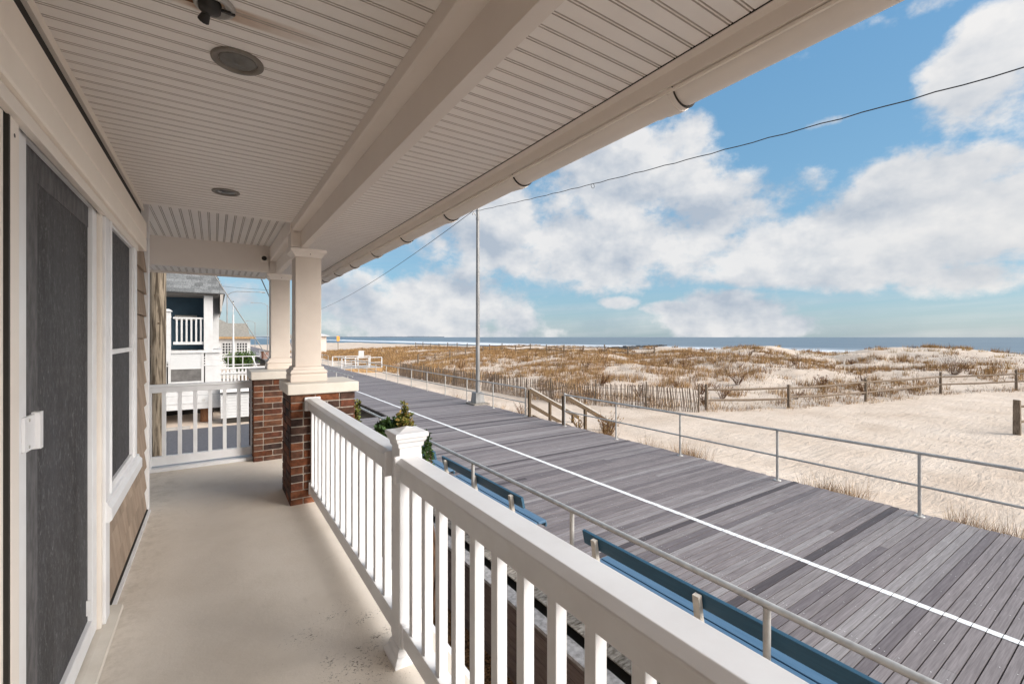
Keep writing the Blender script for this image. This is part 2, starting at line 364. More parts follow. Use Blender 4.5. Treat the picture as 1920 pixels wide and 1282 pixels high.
# beadboard ceilings
def bead_x(mb,x0,x1,y0,y1,z,p=.0727,m=0):   # grooves running along x
    n=int((y1-y0)/p); P=[]
    y=y0
    for i in range(n):
        for dy,dz in ((0,0),(.003,.007),(.006,.0),(.0115,0),(.0145,.007),(.0175,0)): P.append((y+dy,z+dz))
        y+=p
    P.append((y1,z))
    V=[(x0,a,b) for a,b in P]+[(x1,a,b) for a,b in P]; k=len(P)
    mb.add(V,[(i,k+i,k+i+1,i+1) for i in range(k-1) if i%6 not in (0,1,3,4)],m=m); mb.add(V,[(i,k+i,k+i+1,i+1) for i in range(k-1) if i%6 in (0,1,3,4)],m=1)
    mb.box(x0,x1,y0,y1,z+.010,z+.03,m=m)
def bead_y(mb,x0,x1,y0,y1,z,p=.0727):
    n=int((x1-x0)/p); P=[]; x=x0
    for i in range(n):
        for dx,dz in ((0,0),(.003,.008),(.006,0),(.013,0),(.016,.008),(.019,0)): P.append((x+dx,z+dz))
        x+=p
    P.append((x1,z)); V=[(a,y0,b) for a,b in P]+[(a,y1,b) for a,b in P]; k=len(P)
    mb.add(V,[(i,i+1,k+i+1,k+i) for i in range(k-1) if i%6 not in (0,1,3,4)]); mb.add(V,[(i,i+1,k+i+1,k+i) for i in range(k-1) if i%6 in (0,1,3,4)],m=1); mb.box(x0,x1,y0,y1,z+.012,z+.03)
mb=MB(); bead_x(mb,-.53,.60,-3.3,4.60,CE); H.part('porch_ceiling',mb,['soffit_stained','soffit_groove_shade'])
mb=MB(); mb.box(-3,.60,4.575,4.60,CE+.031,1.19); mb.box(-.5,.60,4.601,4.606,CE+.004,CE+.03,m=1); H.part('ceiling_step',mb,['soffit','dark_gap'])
mb=MB(); bead_y(mb,-2.6,.62,4.61,6.60,1.177); H.part('end_ceiling',mb,['soffit','soffit_groove_shade'])
mb=MB(); bead_x(mb,.735,1.464,-3.3,9.2,CE); H.part('eave_soffit',mb,['soffit','soffit_groove_shade'])
mb=MB(); bead_y(mb,-3,.60,6.70,7.40,.868,.0727); H.part('side_soffit',mb,['soffit','soffit_groove_shade'])
# beams
mb=MB()
mb.prof_y([(.677,.842),(.732,.842),(.732,CE+.1),(.60,CE+.1),(.60,.998),(.612,.992),(.677,.992)],-3.3,6.9)
H.part('long_beam',mb,'beam_wrap',bevel=.002)
mb=MB(); mb.box(-3,.606,6.60,6.69,.842,1.30); H.part('cross_beam',mb,'beam_wrap',bevel=.003)
mb=MB(); mb.box(-3,.62,7.401,7.44,.846,1.0); mb.box(-3,.62,6.7,7.4,.90,1.3); H.part('side_fascia',mb,'beam_wrap')
for yc in (4.70,6.70):
    mb=MB(); mb.box(.592,.745,yc-.10,yc+.10,.844,.985); mb.box(.583,.754,yc-.112,yc+.112,.986,CE-.004 if yc<5 else 1.17); H.part('beam_post',mb,'beam_wrap',bevel=.004)
# fascia and gutter
mb=MB()
mb.prof_y([(1.465,CE-.006),(1.508,CE-.006),(1.508,.998),(1.523,.998),(1.523,.992),(1.54,.992),(1.54,1.2),(1.465,1.2)],-3.3,9.2)
H.part('fascia',mb,'vinyl_trim',bevel=.001)
mb=MB(); mb.box(1.461,1.4648,-3.3,9.2,CE-.003,CE+.012); mb.box(.7325,.737,-3.3,9.2,CE-.002,CE+.012); H.part('soffit_channel',mb,'dark_gap')
GC=(1.597,1.022); GR=.075
def gut(mb,y0,y1,r,th=.004):
    P=[];n=20
    for i in range(n+1):
        t=math.pi+math.pi*i/n; P.append((GC[0]+r*math.cos(t),GC[1]+r*math.sin(t)))
    for i in range(n,-1,-1):
        t=math.pi+math.pi*i/n; P.append((GC[0]+(r-th)*math.cos(t),GC[1]+(r-th)*math.sin(t)))
    k=n+1
    V=[(x,y0,z) for x,z in P]+[(x,y1,z) for x,z in P]; m=len(P)
    mb.add(V,[(i,m+i,m+(i+1)%m,(i+1)%m) for i in range(m)],sm=True)
    mb.add(V,[(i,i+1,2*k-2-i,2*k-1-i) for i in range(n)]); mb.add(V,[(m+i,m+2*k-1-i,m+2*k-2-i,m+i+1) for i in range(n)])
mb=MB(); gut(mb,-3.3,9.2,GR); g=H.part('gutter',mb,'vinyl_trim')
mb=MB(); mb.prof_y([(1.515,.955+.025),(1.526,.955+.025),(1.526,.9905),(1.515,.9905)],-3.3,9.2); H.part('gutter_lip',mb,'header',g)
for yj in (-.05,1.13,2.28,3.28,4.28,5.26,6.26,7.22,8.16):
    mb=MB(); gut(mb,yj,yj+.09,GR+.009,.009); gut(mb,yj+.09,yj+.14,GR+.004,.004); gut(mb,yj+.022,yj+.055,GR+.013,.012); H.part('gutter_joint',mb,'vinyl_trim',g)
    mb=MB(); gut(mb,yj-.0018,yj-.0002,GR+.0098,.011); H.part('joint_seam',mb,'dark_gap',g)
# roof above
mb=MB(); mb.hexa([(-4,-3.3,1.32),(1.66,-3.3,1.205),(1.66,9.2,1.205),(-4,9.2,1.32),(-4,-3.3,4.2),(1.66,-3.3,1.26),(1.66,9.2,1.26),(-4,9.2,4.2)]); H.part('roof',mb,'roof_grey')
mb=MB(); mb.box(-4,-.54,4.98,4.99,FL,1.3); H.part('end_wall',mb,'shingle')
# recessed lights
def lathe(mb,cx,cy,prof,n=40,m=0):
    V=[];F=[]
    for r,z in prof:
        for j in range(n):
            t=2*math.pi*j/n; V.append((cx+r*math.cos(t),cy+r*math.sin(t),z))
    k=len(prof)
    for i in range(k-1):
        for j in range(n): F.append((i*n+j,i*n+(j+1)%n,(i+1)*n+(j+1)%n,(i+1)*n+j))
    mb.add(V,F,m=m,sm=True)
def clight(cx,cy,label):
    T=Thing('recessed_light',label,'ceiling light',(cx,cy,CE),'recessed ceiling lights of the porch')
    mb=MB(); lathe(mb,cx,cy,[(.088,CE+.001),(.088,CE-.006),(.083,CE-.009),(.070,CE-.008),(.066,CE-.003),(.064,CE-.0005)]); T.part('trim_ring',mb,'light_trim')
    mb=MB(); lathe(mb,cx,cy,[(.0635,CE-.0006),(.055,CE-.006),(.05,CE-.004),(.036,CE-.009),(.03,CE-.006),(.012,CE-.012),(.0001,CE-.012)]); T.part('lens',mb,'light_lens')
clight(.075,2.02,'round recessed light in the ceiling nearest the camera')
clight(.07,3.885,'small round recessed light farther down the ceiling, toward the brick pillar')
# rusty fixture mount
T=Thing('ceiling_fixture','rusty broken fixture mount with a stain on the ceiling at the top edge','ceiling fixture',(.0,1.715,CE))
mb=MB(); lathe(mb,.0,1.715,[(.058,CE-.001),(.056,CE-.012),(.046,CE-.016),(.044,CE-.004),(.03,CE-.003)],24); T.part('mounting_plate',mb,'galv')
mb=MB(); lathe(mb,-.012,1.715,[(.032,CE-.001),(.03,CE-.026),(.012,CE-.030),(.0001,CE-.030)],20); mb.tube((-.02,1.74,CE-.02),(-.03,1.765,CE-.035),.011,.017,10); mb.bar((.02,1.70,CE-.022),(.055,1.715,CE-.014),.008,.008); T.part('socket',mb,'black_iron')
mb=MB(); mb.box(-.09,-.04,1.712,1.738,CE-.006,CE-.0015); T.part('bracket',mb,'rust')
# security camera / floodlight at the corner
T=Thing('porch_camera','small black lens security camera under the ceiling at the far beam corner','camera',(.55,6.5,1.0))
mb=MB(); mb.box(.49,.575,6.50,6.598,.965,1.045); T.part('housing',mb,'vinyl_trim',bevel=.012)
mb=MB()
mb.tube((.530,6.499,1.005),(.530,6.490,1.005),.030,.028,20); T.part('lens',mb,'black_iron')
# ================================================================= PILLARS
BR=[(.155,.070,.043),(.20,.085,.045),(.095,.05,.036),(.25,.085,.038),(.065,.037,.030),(.12,.058,.038),(.17,.06,.034),(.29,.11,.055)]
def pillar(x0,x1,y0,y1,cx,cy,label,beam=True):
    T=Thing('porch_pillar',label,'pillar',((x0+x1)/2,(y0+y1)/2,YD),'brick based pillars of the porch')
    zt=-.515; mb=MB(); mb.box(x0+.006,x1-.006,y0+.006,y1-.006,YD,zt); core=T.part('brick_base',mb,'mortar')
    mb=MB(); ch=.0715; k=0; z=zt-.007
    while z>FL-.35:
        z0=z-ch+.0105; k+=1
        for side in range(4):
            Ls=(x1-x0) if side in (0,2) else (y1-y0)
            pat=[.195,.098] if k%2 else [.098,.195]
            if k%2==1: pat=[.20,.20,.20]; 
            a=-(.10 if (k%4==3) else 0)+(0 if k%2 else 0); i=0
            while a<Ls-.02:
                w=pat[i%len(pat)]; i+=1
                s0=max(a,0)+(0 if a<=0 else 0); s1=min(a+w,Ls); a+=w+.0105
                if s1-s0<.03: continue
                if Ls-s1<.035: s1=Ls; a=Ls
                c=jit(tuple(q*.80 for q in random.choice(BR)),.3)
                d=.004+random.uniform(-.0012,.0012)
                if side==0: mb.box(x0+s0,x0+s1,y0-d,y0+.03,z0,z,c)
                elif side==2: mb.box(x0+s0,x0+s1,y1-.03,y1+d,z0,z,c)
                elif side==1: mb.box(x1-.03,x1+d+.0003,y0+s0+.0005,y0+s1-.0005,z0+.0004,z-.0004,c)
                else: mb.box(x0-d-.0003,x0+.03,y0+s0+.0005,y0+s1-.0005,z0+.0004,z-.0004,c)
        z-=ch
    T.part('bricks',mb,'brick',core,.0035)
    mb=MB(); mb.box(x0-.03,x1+.035,y0-.033,y1+.033,zt+.001,-.42); T.part('stone_cap',mb,'cap_stone',bevel=.008)
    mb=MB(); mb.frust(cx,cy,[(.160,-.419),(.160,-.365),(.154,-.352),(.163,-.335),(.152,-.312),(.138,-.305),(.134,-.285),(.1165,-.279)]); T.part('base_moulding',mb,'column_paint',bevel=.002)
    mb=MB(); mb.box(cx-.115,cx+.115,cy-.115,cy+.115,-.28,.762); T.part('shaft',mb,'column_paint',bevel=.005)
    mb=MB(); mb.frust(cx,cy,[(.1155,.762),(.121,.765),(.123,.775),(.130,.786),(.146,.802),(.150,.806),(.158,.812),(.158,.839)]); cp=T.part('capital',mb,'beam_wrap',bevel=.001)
    mb=MB(); mb.tube((cx+.01,cy-.150,.79),(cx+.01,cy-.160,.785),.004,n=8); T.part('screw',mb,'rust',cp)
    return T
pillar(.565,1.115,4.40,4.95,.750,4.755,'nearest square cream column on a brick pier where the white railing ends')
pillar(.392,.96,6.19,6.98,.735,6.79,'second square cream column on a brick pier, behind the nearest one')
# ================================================================= PORCH RAILINGS
def rail_profile(c,zt):
    return [(c-.030,zt-.115),(c+.030,zt-.115),(c+.030,zt-.05),(c+.044,zt-.046),(c+.044,zt-.018),(c+.030,zt),(c-.030,zt),(c-.044,zt-.018),(c-.044,zt-.046),(c-.030,zt-.05)]
RX=.745; RT=-.548
def railing(name,label,y0,y1,bal):
    T=Thing('porch_railing',label,'railing',(RX,(y0+y1)/2,FL),'white vinyl porch railings')
    mb=MB(); mb.prof_y([(RX-.042,RT-.108),(RX+.042,RT-.108),(RX+.042,RT-.034),(RX+.058,RT-.028),(RX+.058,RT-.018),(RX+.040,RT),(RX-.040,RT),(RX-.064,RT-.018),(RX-.064,RT-.027),(RX-.045,RT-.036)],y0,y1); T.part('top_rail',mb,'vinyl_white',bevel=.002)
    mb=MB(); mb.box(RX-.028,RX+.028,y0,y1,FL+.085,FL+.175); T.part('bottom_rail',mb,'vinyl_white',bevel=.003)
    for yb in bal:
        mb=MB(); mb.box(RX-.0185,RX+.0185,yb-.0185,yb+.0185,FL+.175,RT-.108); T.part('baluster',mb,'vinyl_white',bevel=.002)
    for ye,s in ((y0,1),(y1,-1)):
        a,b=sorted((ye,ye+s*.022))
        mb=MB(); mb.box(RX-.070,RX+.063,a-.001,b,RT-.116,RT+.006); T.part('bracket',mb,'vinyl_white',bevel=.006)
        mb=MB(); mb.box(RX-.036,RX+.036,a-.001,b,FL+.078,FL+.19); T.part('bracket',mb,'vinyl_white',bevel=.004)
    return T
sp=.1445
# far section: newel to near pillar
railing('porch_railing','white porch railing section running from the newel post to the near brick pier',2.10,4.392,[2.289+.1596*i for i in range(14)])
railing('porch_railing','white porch railing section in the foreground, nearest the camera, right of the newel post',-3.0,1.99,[1.905-.1425*i for i in range(33)])
# end section across
T=Thing('porch_railing','pale porch railing across the far end of the porch with the utility pole behind','railing',(-.2,6.4,FL),'white vinyl porch railings')
ry=6.40; rt=-.535
mb=MB(); mb.prof_x([(ry-.028,rt-.09),(ry+.028,rt-.09),(ry+.028,rt-.03),(ry+.04,rt-.026),(ry+.03,rt),(ry-.03,rt),(ry-.04,rt-.026),(ry-.028,rt-.03)],-2.6,.388); T.part('top_rail',mb,'vinyl_white',bevel=.002)
mb=MB(); mb.box(-2.6,.388,ry-.028,ry+.028,FL+.055,FL+.155); T.part('bottom_rail',mb,'vinyl_white',bevel=.003)
for i in range(-12,7):
    xb=-.475+i*.1445; mb=MB(); mb.box(xb-.019,xb+.019,ry-.019,ry+.019,FL+.155,rt-.09); T.part('baluster',mb,'vinyl_white',bevel=.002)
mb=MB(); mb.box(-.66,-.585,ry-.04,ry+.04,FL+.036,rt-.002-.088); T.part('post',mb,'vinyl_white',bevel=.003)
# newel
T=Thing('newel_post','white square newel post with a flared cap, between the two railing sections','post',(.760,2.045,FL))
mb=MB(); mb.box(.706,.814,1.991,2.099,FL,-.475); T.part('post_shaft',mb,'vinyl_white',bevel=.004)
mb=MB(); mb.frust(.760,2.045,[(.083,FL+.001),(.083,FL+.016),(.078,FL+.022),(.072,FL+.036),(.066,FL+.042),(.062,FL+.062),(.056,FL+.07)]); T.part('base_trim',mb,'vinyl_white')
mb=MB(); mb.frust(.760,2.045,[(.0555,-.512),(.060,-.505),(.062,-.490),(.070,-.480),(.073,-.466),(.079,-.462),(.079,-.446),(.076,-.442),(.050,-.438),(.030,-.431),(.004,-.422)]); T.part('cap',mb,'vinyl_white')
# ================================================================= BOARDWALK
mb=MB(); pitch=.1115; g=.0098
PC=[(.27,.24,.238),(.295,.268,.262),(.235,.21,.212),(.32,.293,.29),(.19,.166,.17),(.27,.24,.236),(.25,.225,.225),(.345,.32,.315),(.215,.188,.188),(.285,.26,.26)]
dots=MB(); line=MB()
y=-6.0; i=0
while y<235:
    w=pitch-g-.002
    xl=3.22 if y<17 else 5.6
    near=y<40
    js=[5.45,6.67,7.9][i%3]+random.choice((-.02,.02)) if near else None
    segs=[(xl,10.2+random.uniform(-.02,.03))]
    if near and y<30:
        cuts=[4.4,6.85,9.3] if (i//3)%2==0 else [5.6,8.1]
        c=cuts[i%len(cuts)]; 
        if c>xl+.5: segs=[(xl,c),(c+.003,segs[0][1])]
    for a,b in segs:
        k=random.random()
        if a==segs[0][0] or random.random()<.3:
            cc=jit(tuple(q*w8 for q,w8 in zip((random.choice(PC) if k<.78 else PC[0]),(.90,.89,.90))),.06)
            if random.random()<.08: cc=(.09,.075,.079)
        mb.box(a,b,y,y+w,BW-.04,BW+random.uniform(-.0012,.0012),cc)
    if -2<y<26:
        for xj in np.arange(3.6,10.1,.61):
            for dy in (.028,w-.028):
                if random.random()<.6: 
                    xx=xj+random.uniform(-.012,.012); r=.0055
                    V=[(xx+r*math.cos(t*1.2566),y+dy+r*math.sin(t*1.2566),BW+.0028) for t in range(5)]
                    dots.add(V,[(0,1,2,3,4)])
    if y<120:
        e=random.uniform(-.007,.007)
        line.add([(6.645+e,y-.0035,BW+.004),(6.745+e*.6,y-.0035,BW+.004),(6.745+e*.6,y+w+.0035,BW+.004),(6.645+e,y+w+.0035,BW+.004)],[(0,1,2,3)])
    y+=pitch; i+=1
o=mb.build('boardwalk','plank'); tag(o,kind='structure')
o=line.build('painted_line','deck_paint'); tag(o,kind='structure')
mat('nail_white',(.75,.74,.72),None,5,.6)
o=dots.build('deck_fasteners','nail_white'); tag(o,kind='structure')
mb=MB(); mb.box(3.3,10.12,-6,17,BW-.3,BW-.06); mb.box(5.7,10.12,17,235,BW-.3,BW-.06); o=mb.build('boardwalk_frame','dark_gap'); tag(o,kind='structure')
# weathered edge boards left of the rail, kerb plank, bulkhead
mb=MB(); y=-4
while y<17:
    mb.box(3.12,3.50,y,y+.135,BW+.0035,BW+.018,jit((1,1,1),.2)); y+=.1425
T=Thing('bulkhead','dark plank bulkhead with a grey cap board along the landward edge of the boardwalk','retaining wall',(2.97,5,YD))
mb2=MB(); mb2.box(2.86,3.035,-4,17,BW-.06,BW-.02); T.part('cap_board',mb2,'cap_plank',bevel=.004)
T.part('edge_boards',mb,'weathered',bevel=.003)
mb=MB(); z=BW-.065
while z>YD:
    mb.box(2.955,3.0,-4,17,z-.137,z,jit((1,1,1),.2)); z-=.143
T.part('planks',mb,'bulkhead',bevel=.003)
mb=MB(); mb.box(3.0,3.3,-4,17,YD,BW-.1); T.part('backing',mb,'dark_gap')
# pipe railings
def pipe_rail(label,x,ys,mid,y0,y1,group='galvanised pipe railings of the boardwalk',z=BW):
    T=Thing('pipe_railing',label,'railing',(x,ys[0],z),group)
    zt=z+1.075
    mb=MB(); mb.tube((x,y0,zt),(x,y1,zt),.027,n=12)
    for yy in np.arange(y0+.4,min(y1,30),2.9): mb.tube((x,yy,zt),(x,yy+.006,zt),.0285,n=12)
    T.part('top_rail',mb,'galv')
    if mid: mb=MB(); mb.tube((x,y0,z+.52),(x,y1,z+.52),.021,n=10); T.part('mid_rail',mb,'galv')
    for yy in ys:
        mb=MB(); mb.tube((x,yy,z-.2),(x,yy,zt-.02),.0265,n=12); p=T.part('post',mb,'galv')
        if yy<20 and yy>-3: mb=MB(); mb.tube((x,yy,z+.003),(x,yy,z+.014),.075,.070,18); T.part('base_flange',mb,'galv',p)
    return T
pipe_rail('galvanised two-bar railing on the ocean side of the boardwalk, right of the beach stairs',10.0,[.1-2.4,.1,2.49,4.80,7.19,9.4,11.75],True,-4,11.78)
pipe_rail('galvanised two-bar railing on the ocean side, running from the stairs into the distance',10.0,[14.08+2.4*i for i in range(14)],True,14.05,46)
pipe_rail('galvanised handrail on the near side of the boardwalk, behind the blue benches',3.40,[-.6,1.706,3.87,6.22,8.6,11.0,13.4,15.8],False,-3,16.5)
pipe_rail('distant pipe railing beyond the beach ramp',10.0,[50+3*i for i in range(12)],True,50,84)
pipe_rail('distant pipe railing on the landward side of the far boardwalk',5.75,[24+2.6*i for i in range(22)],True,23,80)
# benches
def bench(y0,y1,label,first=None):
    T=Thing('bench',label,'bench',(3.7,(y0+y1)/2,BW),'blue slatted benches along the near railing')
    def tiltbar(mb,xa,za,xb,zb,th,ya,yb):
        d=Vector((xb-xa,0,zb-za)).normalized(); n=Vector((d.z,0,-d.x))*th/2
        mb.prof_y([(xa+n.x,za+n.z),(xa-n.x,za-n.z),(xb-n.x,zb-n.z),(xb+n.x,zb+n.z)],ya,yb)
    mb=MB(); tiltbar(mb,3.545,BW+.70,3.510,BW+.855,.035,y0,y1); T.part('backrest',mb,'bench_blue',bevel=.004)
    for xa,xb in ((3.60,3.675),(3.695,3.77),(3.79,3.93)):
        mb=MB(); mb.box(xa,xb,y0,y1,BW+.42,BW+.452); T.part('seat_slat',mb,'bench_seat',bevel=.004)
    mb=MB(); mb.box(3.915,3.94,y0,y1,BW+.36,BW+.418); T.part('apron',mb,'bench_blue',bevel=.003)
    n=3
    for i in range(n):
        yy=y0+.22+(y1-y0-.44)*i/(n-1)
        mb=MB()
        tiltbar(mb,3.565,BW+.05,3.465,BW+.83,.05,yy-.03,yy+.03)
        mb.hexa([(3.50,yy-.029,BW+.30),(3.60,yy-.029,BW+.30),(3.60,yy+.029,BW+.30),(3.50,yy+.029,BW+.30),(3.462,yy-.029,BW+.75),(3.49,yy-.029,BW+.75),(3.49,yy+.029,BW+.75),(3.462,yy+.029,BW+.75)])
        mb.box(3.55,3.90,yy-.031,yy+.031,BW+.33,BW+.418); mb.box(3.80,3.87,yy-.032,yy+.032,BW+.004,BW+.33)
        mb.box(3.53,3.60,yy-.0325,yy+.0325,BW+.004,BW+.33)
        s=T.part('support',mb,'bench_leg',bevel=.003)
        mb=MB(); mb.tube((3.475,yy,BW+.755),(3.462,yy,BW+.755),.011,n=10); T.part('bolt',mb,'galv',s)
bench(1.0-.15,3.80,'long blue bench nearest the camera, beyond the foreground railing')
bench(5.02,7.60,'blue bench in the middle of the row, beside the newel post cap')
bench(7.95,10.5,'blue bench farthest along the row, mostly hidden behind the newel post')
# ================================================================= TERRAIN
def S(a,b,x):
    t=max(0,min(1,(x-a)/(b-a))); return t*t*(3-2*t)
def fence_y(x):
    P=[(10,60),(14.2,34),(15.3,18.6),(16.8,16.5),(18,14.4),(19.2,12.8),(24,11.0),(29.6,9.6),(36.3,8.1),(40.5,5.6),(48,3.5),(70,2),(200,0)]
    for (a,b),(c,d) in zip(P,P[1:]):
        if x<c: return b+(d-b)*(x-a)/(c-a)
    return 0
def gz(x,y,fine=True):
    d=min((x-14.6)*.9,(y-fence_y(x))*.8) if y<52 else min((x-18)*.6,8)
    z=-3.33-.22*S(10.3,13,x)
    z+=S(0,16,d)*.75+S(24,48,x)*S(-6,12,y-fence_y(x)+4)*.42
    n=noise.noise(Vector((x*.11,y*.11,.3)))+.5*noise.noise(Vector((x*.27,y*.27,4.)))
    z+=n*.75*S(1,14,d)
    if fine:
        z+=(.10*noise.noise(Vector((x*.8,y*.8,1.)))+.05*noise.noise(Vector((x*1.9,y*1.9,7.))))*S(.2,5,d)
        z+=.035*noise.noise(Vector((x*.7,y*1.1,2.)))+.018*noise.noise(Vector((x*2.2,y*3.0,5.)))
    for cx,cy,sx,sy,a in ((66,13,9,7.5,1.25),(58,1,12,9,1.2),(62,33,7,7,.6),(60,48,9,6,.35),(56,62,8,6,.8),(34,58,10,7,.4),(48,10,8,4,.3),(70,90,12,18,.4)):
        z+=a*math.exp(-((x-cx)/sx)**2-((y-cy)/sy)**2)
    b=S(72,84,x); z=z*(1-b)+(-3.9-1.25*S(84,165,x))*b
    z-=.6*S(160,190,x)
    if y>105: z-=S(105,150,y)*.6
    return z
def grid(xs,ys,f):
    V=[(x,y,f(x,y)) for y in ys for x in xs]; n=len(xs); F=[]
    for j in range(len(ys)-1):
        for i in range(n-1): F.append((j*n+i,j*n+i+1,(j+1)*n+i+1,(j+1)*n+i))
    return V,F
xs=[10.05+.22*i for i in range(100)]; xs+= [xs[-1]+.4*(i+1) for i in range(130)]; xs+=[xs[-1]+3*(i+1) for i in range(34)]
ys=[-60,-40,-25,-15]+[-10+.35*i for i in range(150)]; ys+=[ys[-1]+.8*(i+1) for i in range(70)]; ys+=[ys[-1]+4*(i+1) for i in range(45)]
V,F=grid(xs,ys,gz); mb=MB(); mb.add(V,F,sm=True); o=mb.build('sand_dunes','sand'); tag(o,kind='structure')
# ground under the houses and boardwalk
mb=MB(); mb.add([(-400,-60,YD-.02),(10.06,-60,YD-.02),(10.06,400,YD-.02),(-400,400,YD-.02)],[(0,1,2,3)])
o=mb.build('ground','sand'); tag(o,kind='structure')
mb=MB(); mb.add([(.95,-4,YD),(2.96,-4,YD),(2.96,8.6,YD),(.95,8.6,YD)],[(0,1,2,3)]); o=mb.build('mulch_bed','mulch'); tag(o,kind='structure')
mb=MB(); mb.add([(-80,9.6,YD),(3.0,9.6,YD),(3.0,24.6,YD),(-80,24.6,YD)],[(0,1,2,3)]); o=mb.build('street','asphalt'); tag(o,kind='structure')
mb=MB(); mb.box(-80,-.9,24.6,24.9,YD-.05,YD+.1); mb.box(-80,2.9,9.3,9.6,YD-.05,YD+.1); o=mb.build('kerb','concrete'); tag(o,kind='structure')
# sea
mb=MB(); mb.add([(100,-9000,-5),(14000,-9000,-5),(14000,22000,-5),(100,22000,-5)],[(0,1,2,3)])
mb.add([(-9000,260,-4.99),(100,260,-4.99),(100,22000,-4.99),(-9000,22000,-4.99)],[(0,1,2,3)])
o=mb.build('sea','sea_water'); tag(o,kind='structure')
# ================================================================= GRASS (stuff)
def tris_obj(name,m,P,C):   # P (n,3,3) C (n,3)
    n=len(P); me=bpy.data.meshes.new(name); org=P.reshape(-1,3).mean(0); org[2]=P[:,:,2].min()
    me.vertices.add(n*3); me.vertices.foreach_set('co',(P.reshape(-1,3)-org).ravel())
    me.loops.add(n*3); me.loops.foreach_set('vertex_index',np.arange(n*3,dtype=np.int32))
    me.polygons.add(n); me.polygons.foreach_set('loop_start',np.arange(0,n*3,3,dtype=np.int32))
    me.polygons.foreach_set('loop_total',np.full(n,3,dtype=np.int32))
    me.materials.append(MATS[m]); at=me.color_attributes.new('Col','FLOAT_COLOR','CORNER')
    cc=np.repeat(np.c_[C,np.ones(n)],3,0); at.data.foreach_set('color',cc.astype(np.float32).ravel()); me.update(); me.validate()
    o=bpy.data.objects.new(name,me); col.objects.link(o); o.location=org; return o
GP=[];GCc=[]
gold=np.array([(.46,.28,.115),(.33,.18,.07),(.22,.105,.045),(.58,.40,.20),(.11,.06,.035),(.42,.25,.10),(.085,.055,.04)])
def clump(x,y,z,h,n,spread,w,tone=None,lean=.5):
    a=rng.uniform(0,2*np.pi,n); r=spread*np.sqrt(rng.uniform(0,1,n)); bx=x+r*np.cos(a); by=y+r*np.sin(a)
    hh=h*rng.uniform(.45,1.1,n); l=lean*hh*rng.uniform(.1,1,n); la=a+rng.normal(0,.8,n)
    tx=bx+l*np.cos(la)+.12*hh; ty=by+l*np.sin(la); tz=z+hh*np.sqrt(np.clip(1-(l/hh)**2,.2,1))
    wa=rng.uniform(0,np.pi,n); dx=w*np.cos(wa)/2; dy=w*np.sin(wa)/2
    P=np.stack([np.c_[bx-dx,by-dy,np.full(n,z-.03)],np.c_[bx+dx,by+dy,np.full(n,z-.03)],np.c_[tx,ty,tz]],1)
    GP.append(P); t=gold[rng.integers(0,len(gold),n)] if tone is None else np.array(tone)[None].repeat(n,0)
    base=gold[rng.integers(0,len(gold))]; GCc.append((t*.55+base*.45)*rng.uniform(.75,1.2,(n,1)))
random.seed(3)
cnt=0
for _ in range(110000):
    x=14.8+66*random.random()**1.2; y=random.uniform(-4,120)
    fy=fence_y(x)
    if y<fy+.5 and y<52: continue
    if math.hypot(x,y)>125: continue
    d=math.hypot(x,y)
    nn=noise.noise(Vector((x*.16,y*.16,9.)))+.6*noise.noise(Vector((x*.5,y*.5,3.)))
    dense=y>.34*x+2.0 and x<53+7*noise.noise(Vector((y*.1,0,0)))
    if dense: ok=nn>-.01-.22*S(6,20,y-fy if y<52 else 20)
    elif y-fy<9 and 19<x<50: ok=nn>-.08
    else: ok=nn>.22
    if y<fy+3 and y<52 and random.random()<.4: ok=False
    if not ok: continue
    if random.random()>min(1,(26/d)**1.0+.30): continue
    h=random.uniform(.30,.62)*(1.5 if random.random()<.22 else 1)*(1.0 if dense else .9)
    w=.011+.00036*d
    clump(x,y,gz(x,y),h,int(13 if dense else 16),.28 if dense else .22,w); cnt+=1
    if cnt>15000: break
# crest tufts seen against the sea
for _ in range(420):
    y=random.uniform(2,80); x=60+random.gauss(0,6)
    if noise.noise(Vector((x*.2,y*.2,2.)))<.05: continue
    clump(x,y,gz(x,y),random.uniform(.4,.8),26,.35,.03,tone=(.40,.28,.10),lean=.7)
# low dead stems littering the dune
for _ in range(6500):
    x=14.8+45*random.random()**1.2; y=random.uniform(fence_y(x)+.2,75)
    clump(x,y,gz(x,y),random.uniform(.1,.34),6,.35,.012+.0003*x,tone=random.choice(((.13,.075,.045),(.09,.055,.04),(.20,.11,.06))),lean=.9)
o=tris_obj('dune_grass','dry_grass',np.concatenate(GP),np.concatenate(GCc)); tag(o,'tawny dry beach grass covering the dunes behind the fences','grass',kind='stuff')
GP.clear();GCc.clear()
for _ in range(620):
    y=abs(random.gauss(0,1))*9-1+random.random()*4; x=10.25+abs(random.gauss(0,.28))
    if 11.9<y<14: continue
    n1=noise.noise(Vector((0,y*.9,2.)))
    if n1<.02: continue
    clump(x,y,gz(x,y),random.uniform(.28,.72),18,.10,.0075,lean=.7)
for _ in range(500):   # scraps on the sand flat
    x=random.uniform(10.4,24); y=random.uniform(-2,16)
    if y>fence_y(x): continue
    clump(x,y,gz(x,y),random.uniform(.03,.10),3,.12,.008,tone=(.22,.15,.09),lean=.95)
for _ in range(160):   # foot of the snow fence and rail fence
    x=random.uniform(15,42); y=fence_y(x)-random.uniform(-.3,.5)
    clump(x,y,gz(x,y),random.uniform(.12,.4),12,.2,.014,lean=.8)
o=tris_obj('edge_grass','dry_grass',np.concatenate(GP),np.concatenate(GCc)); tag(o,'thin dry grass along the ocean edge of the boardwalk and on the sand path','grass',kind='stuff')
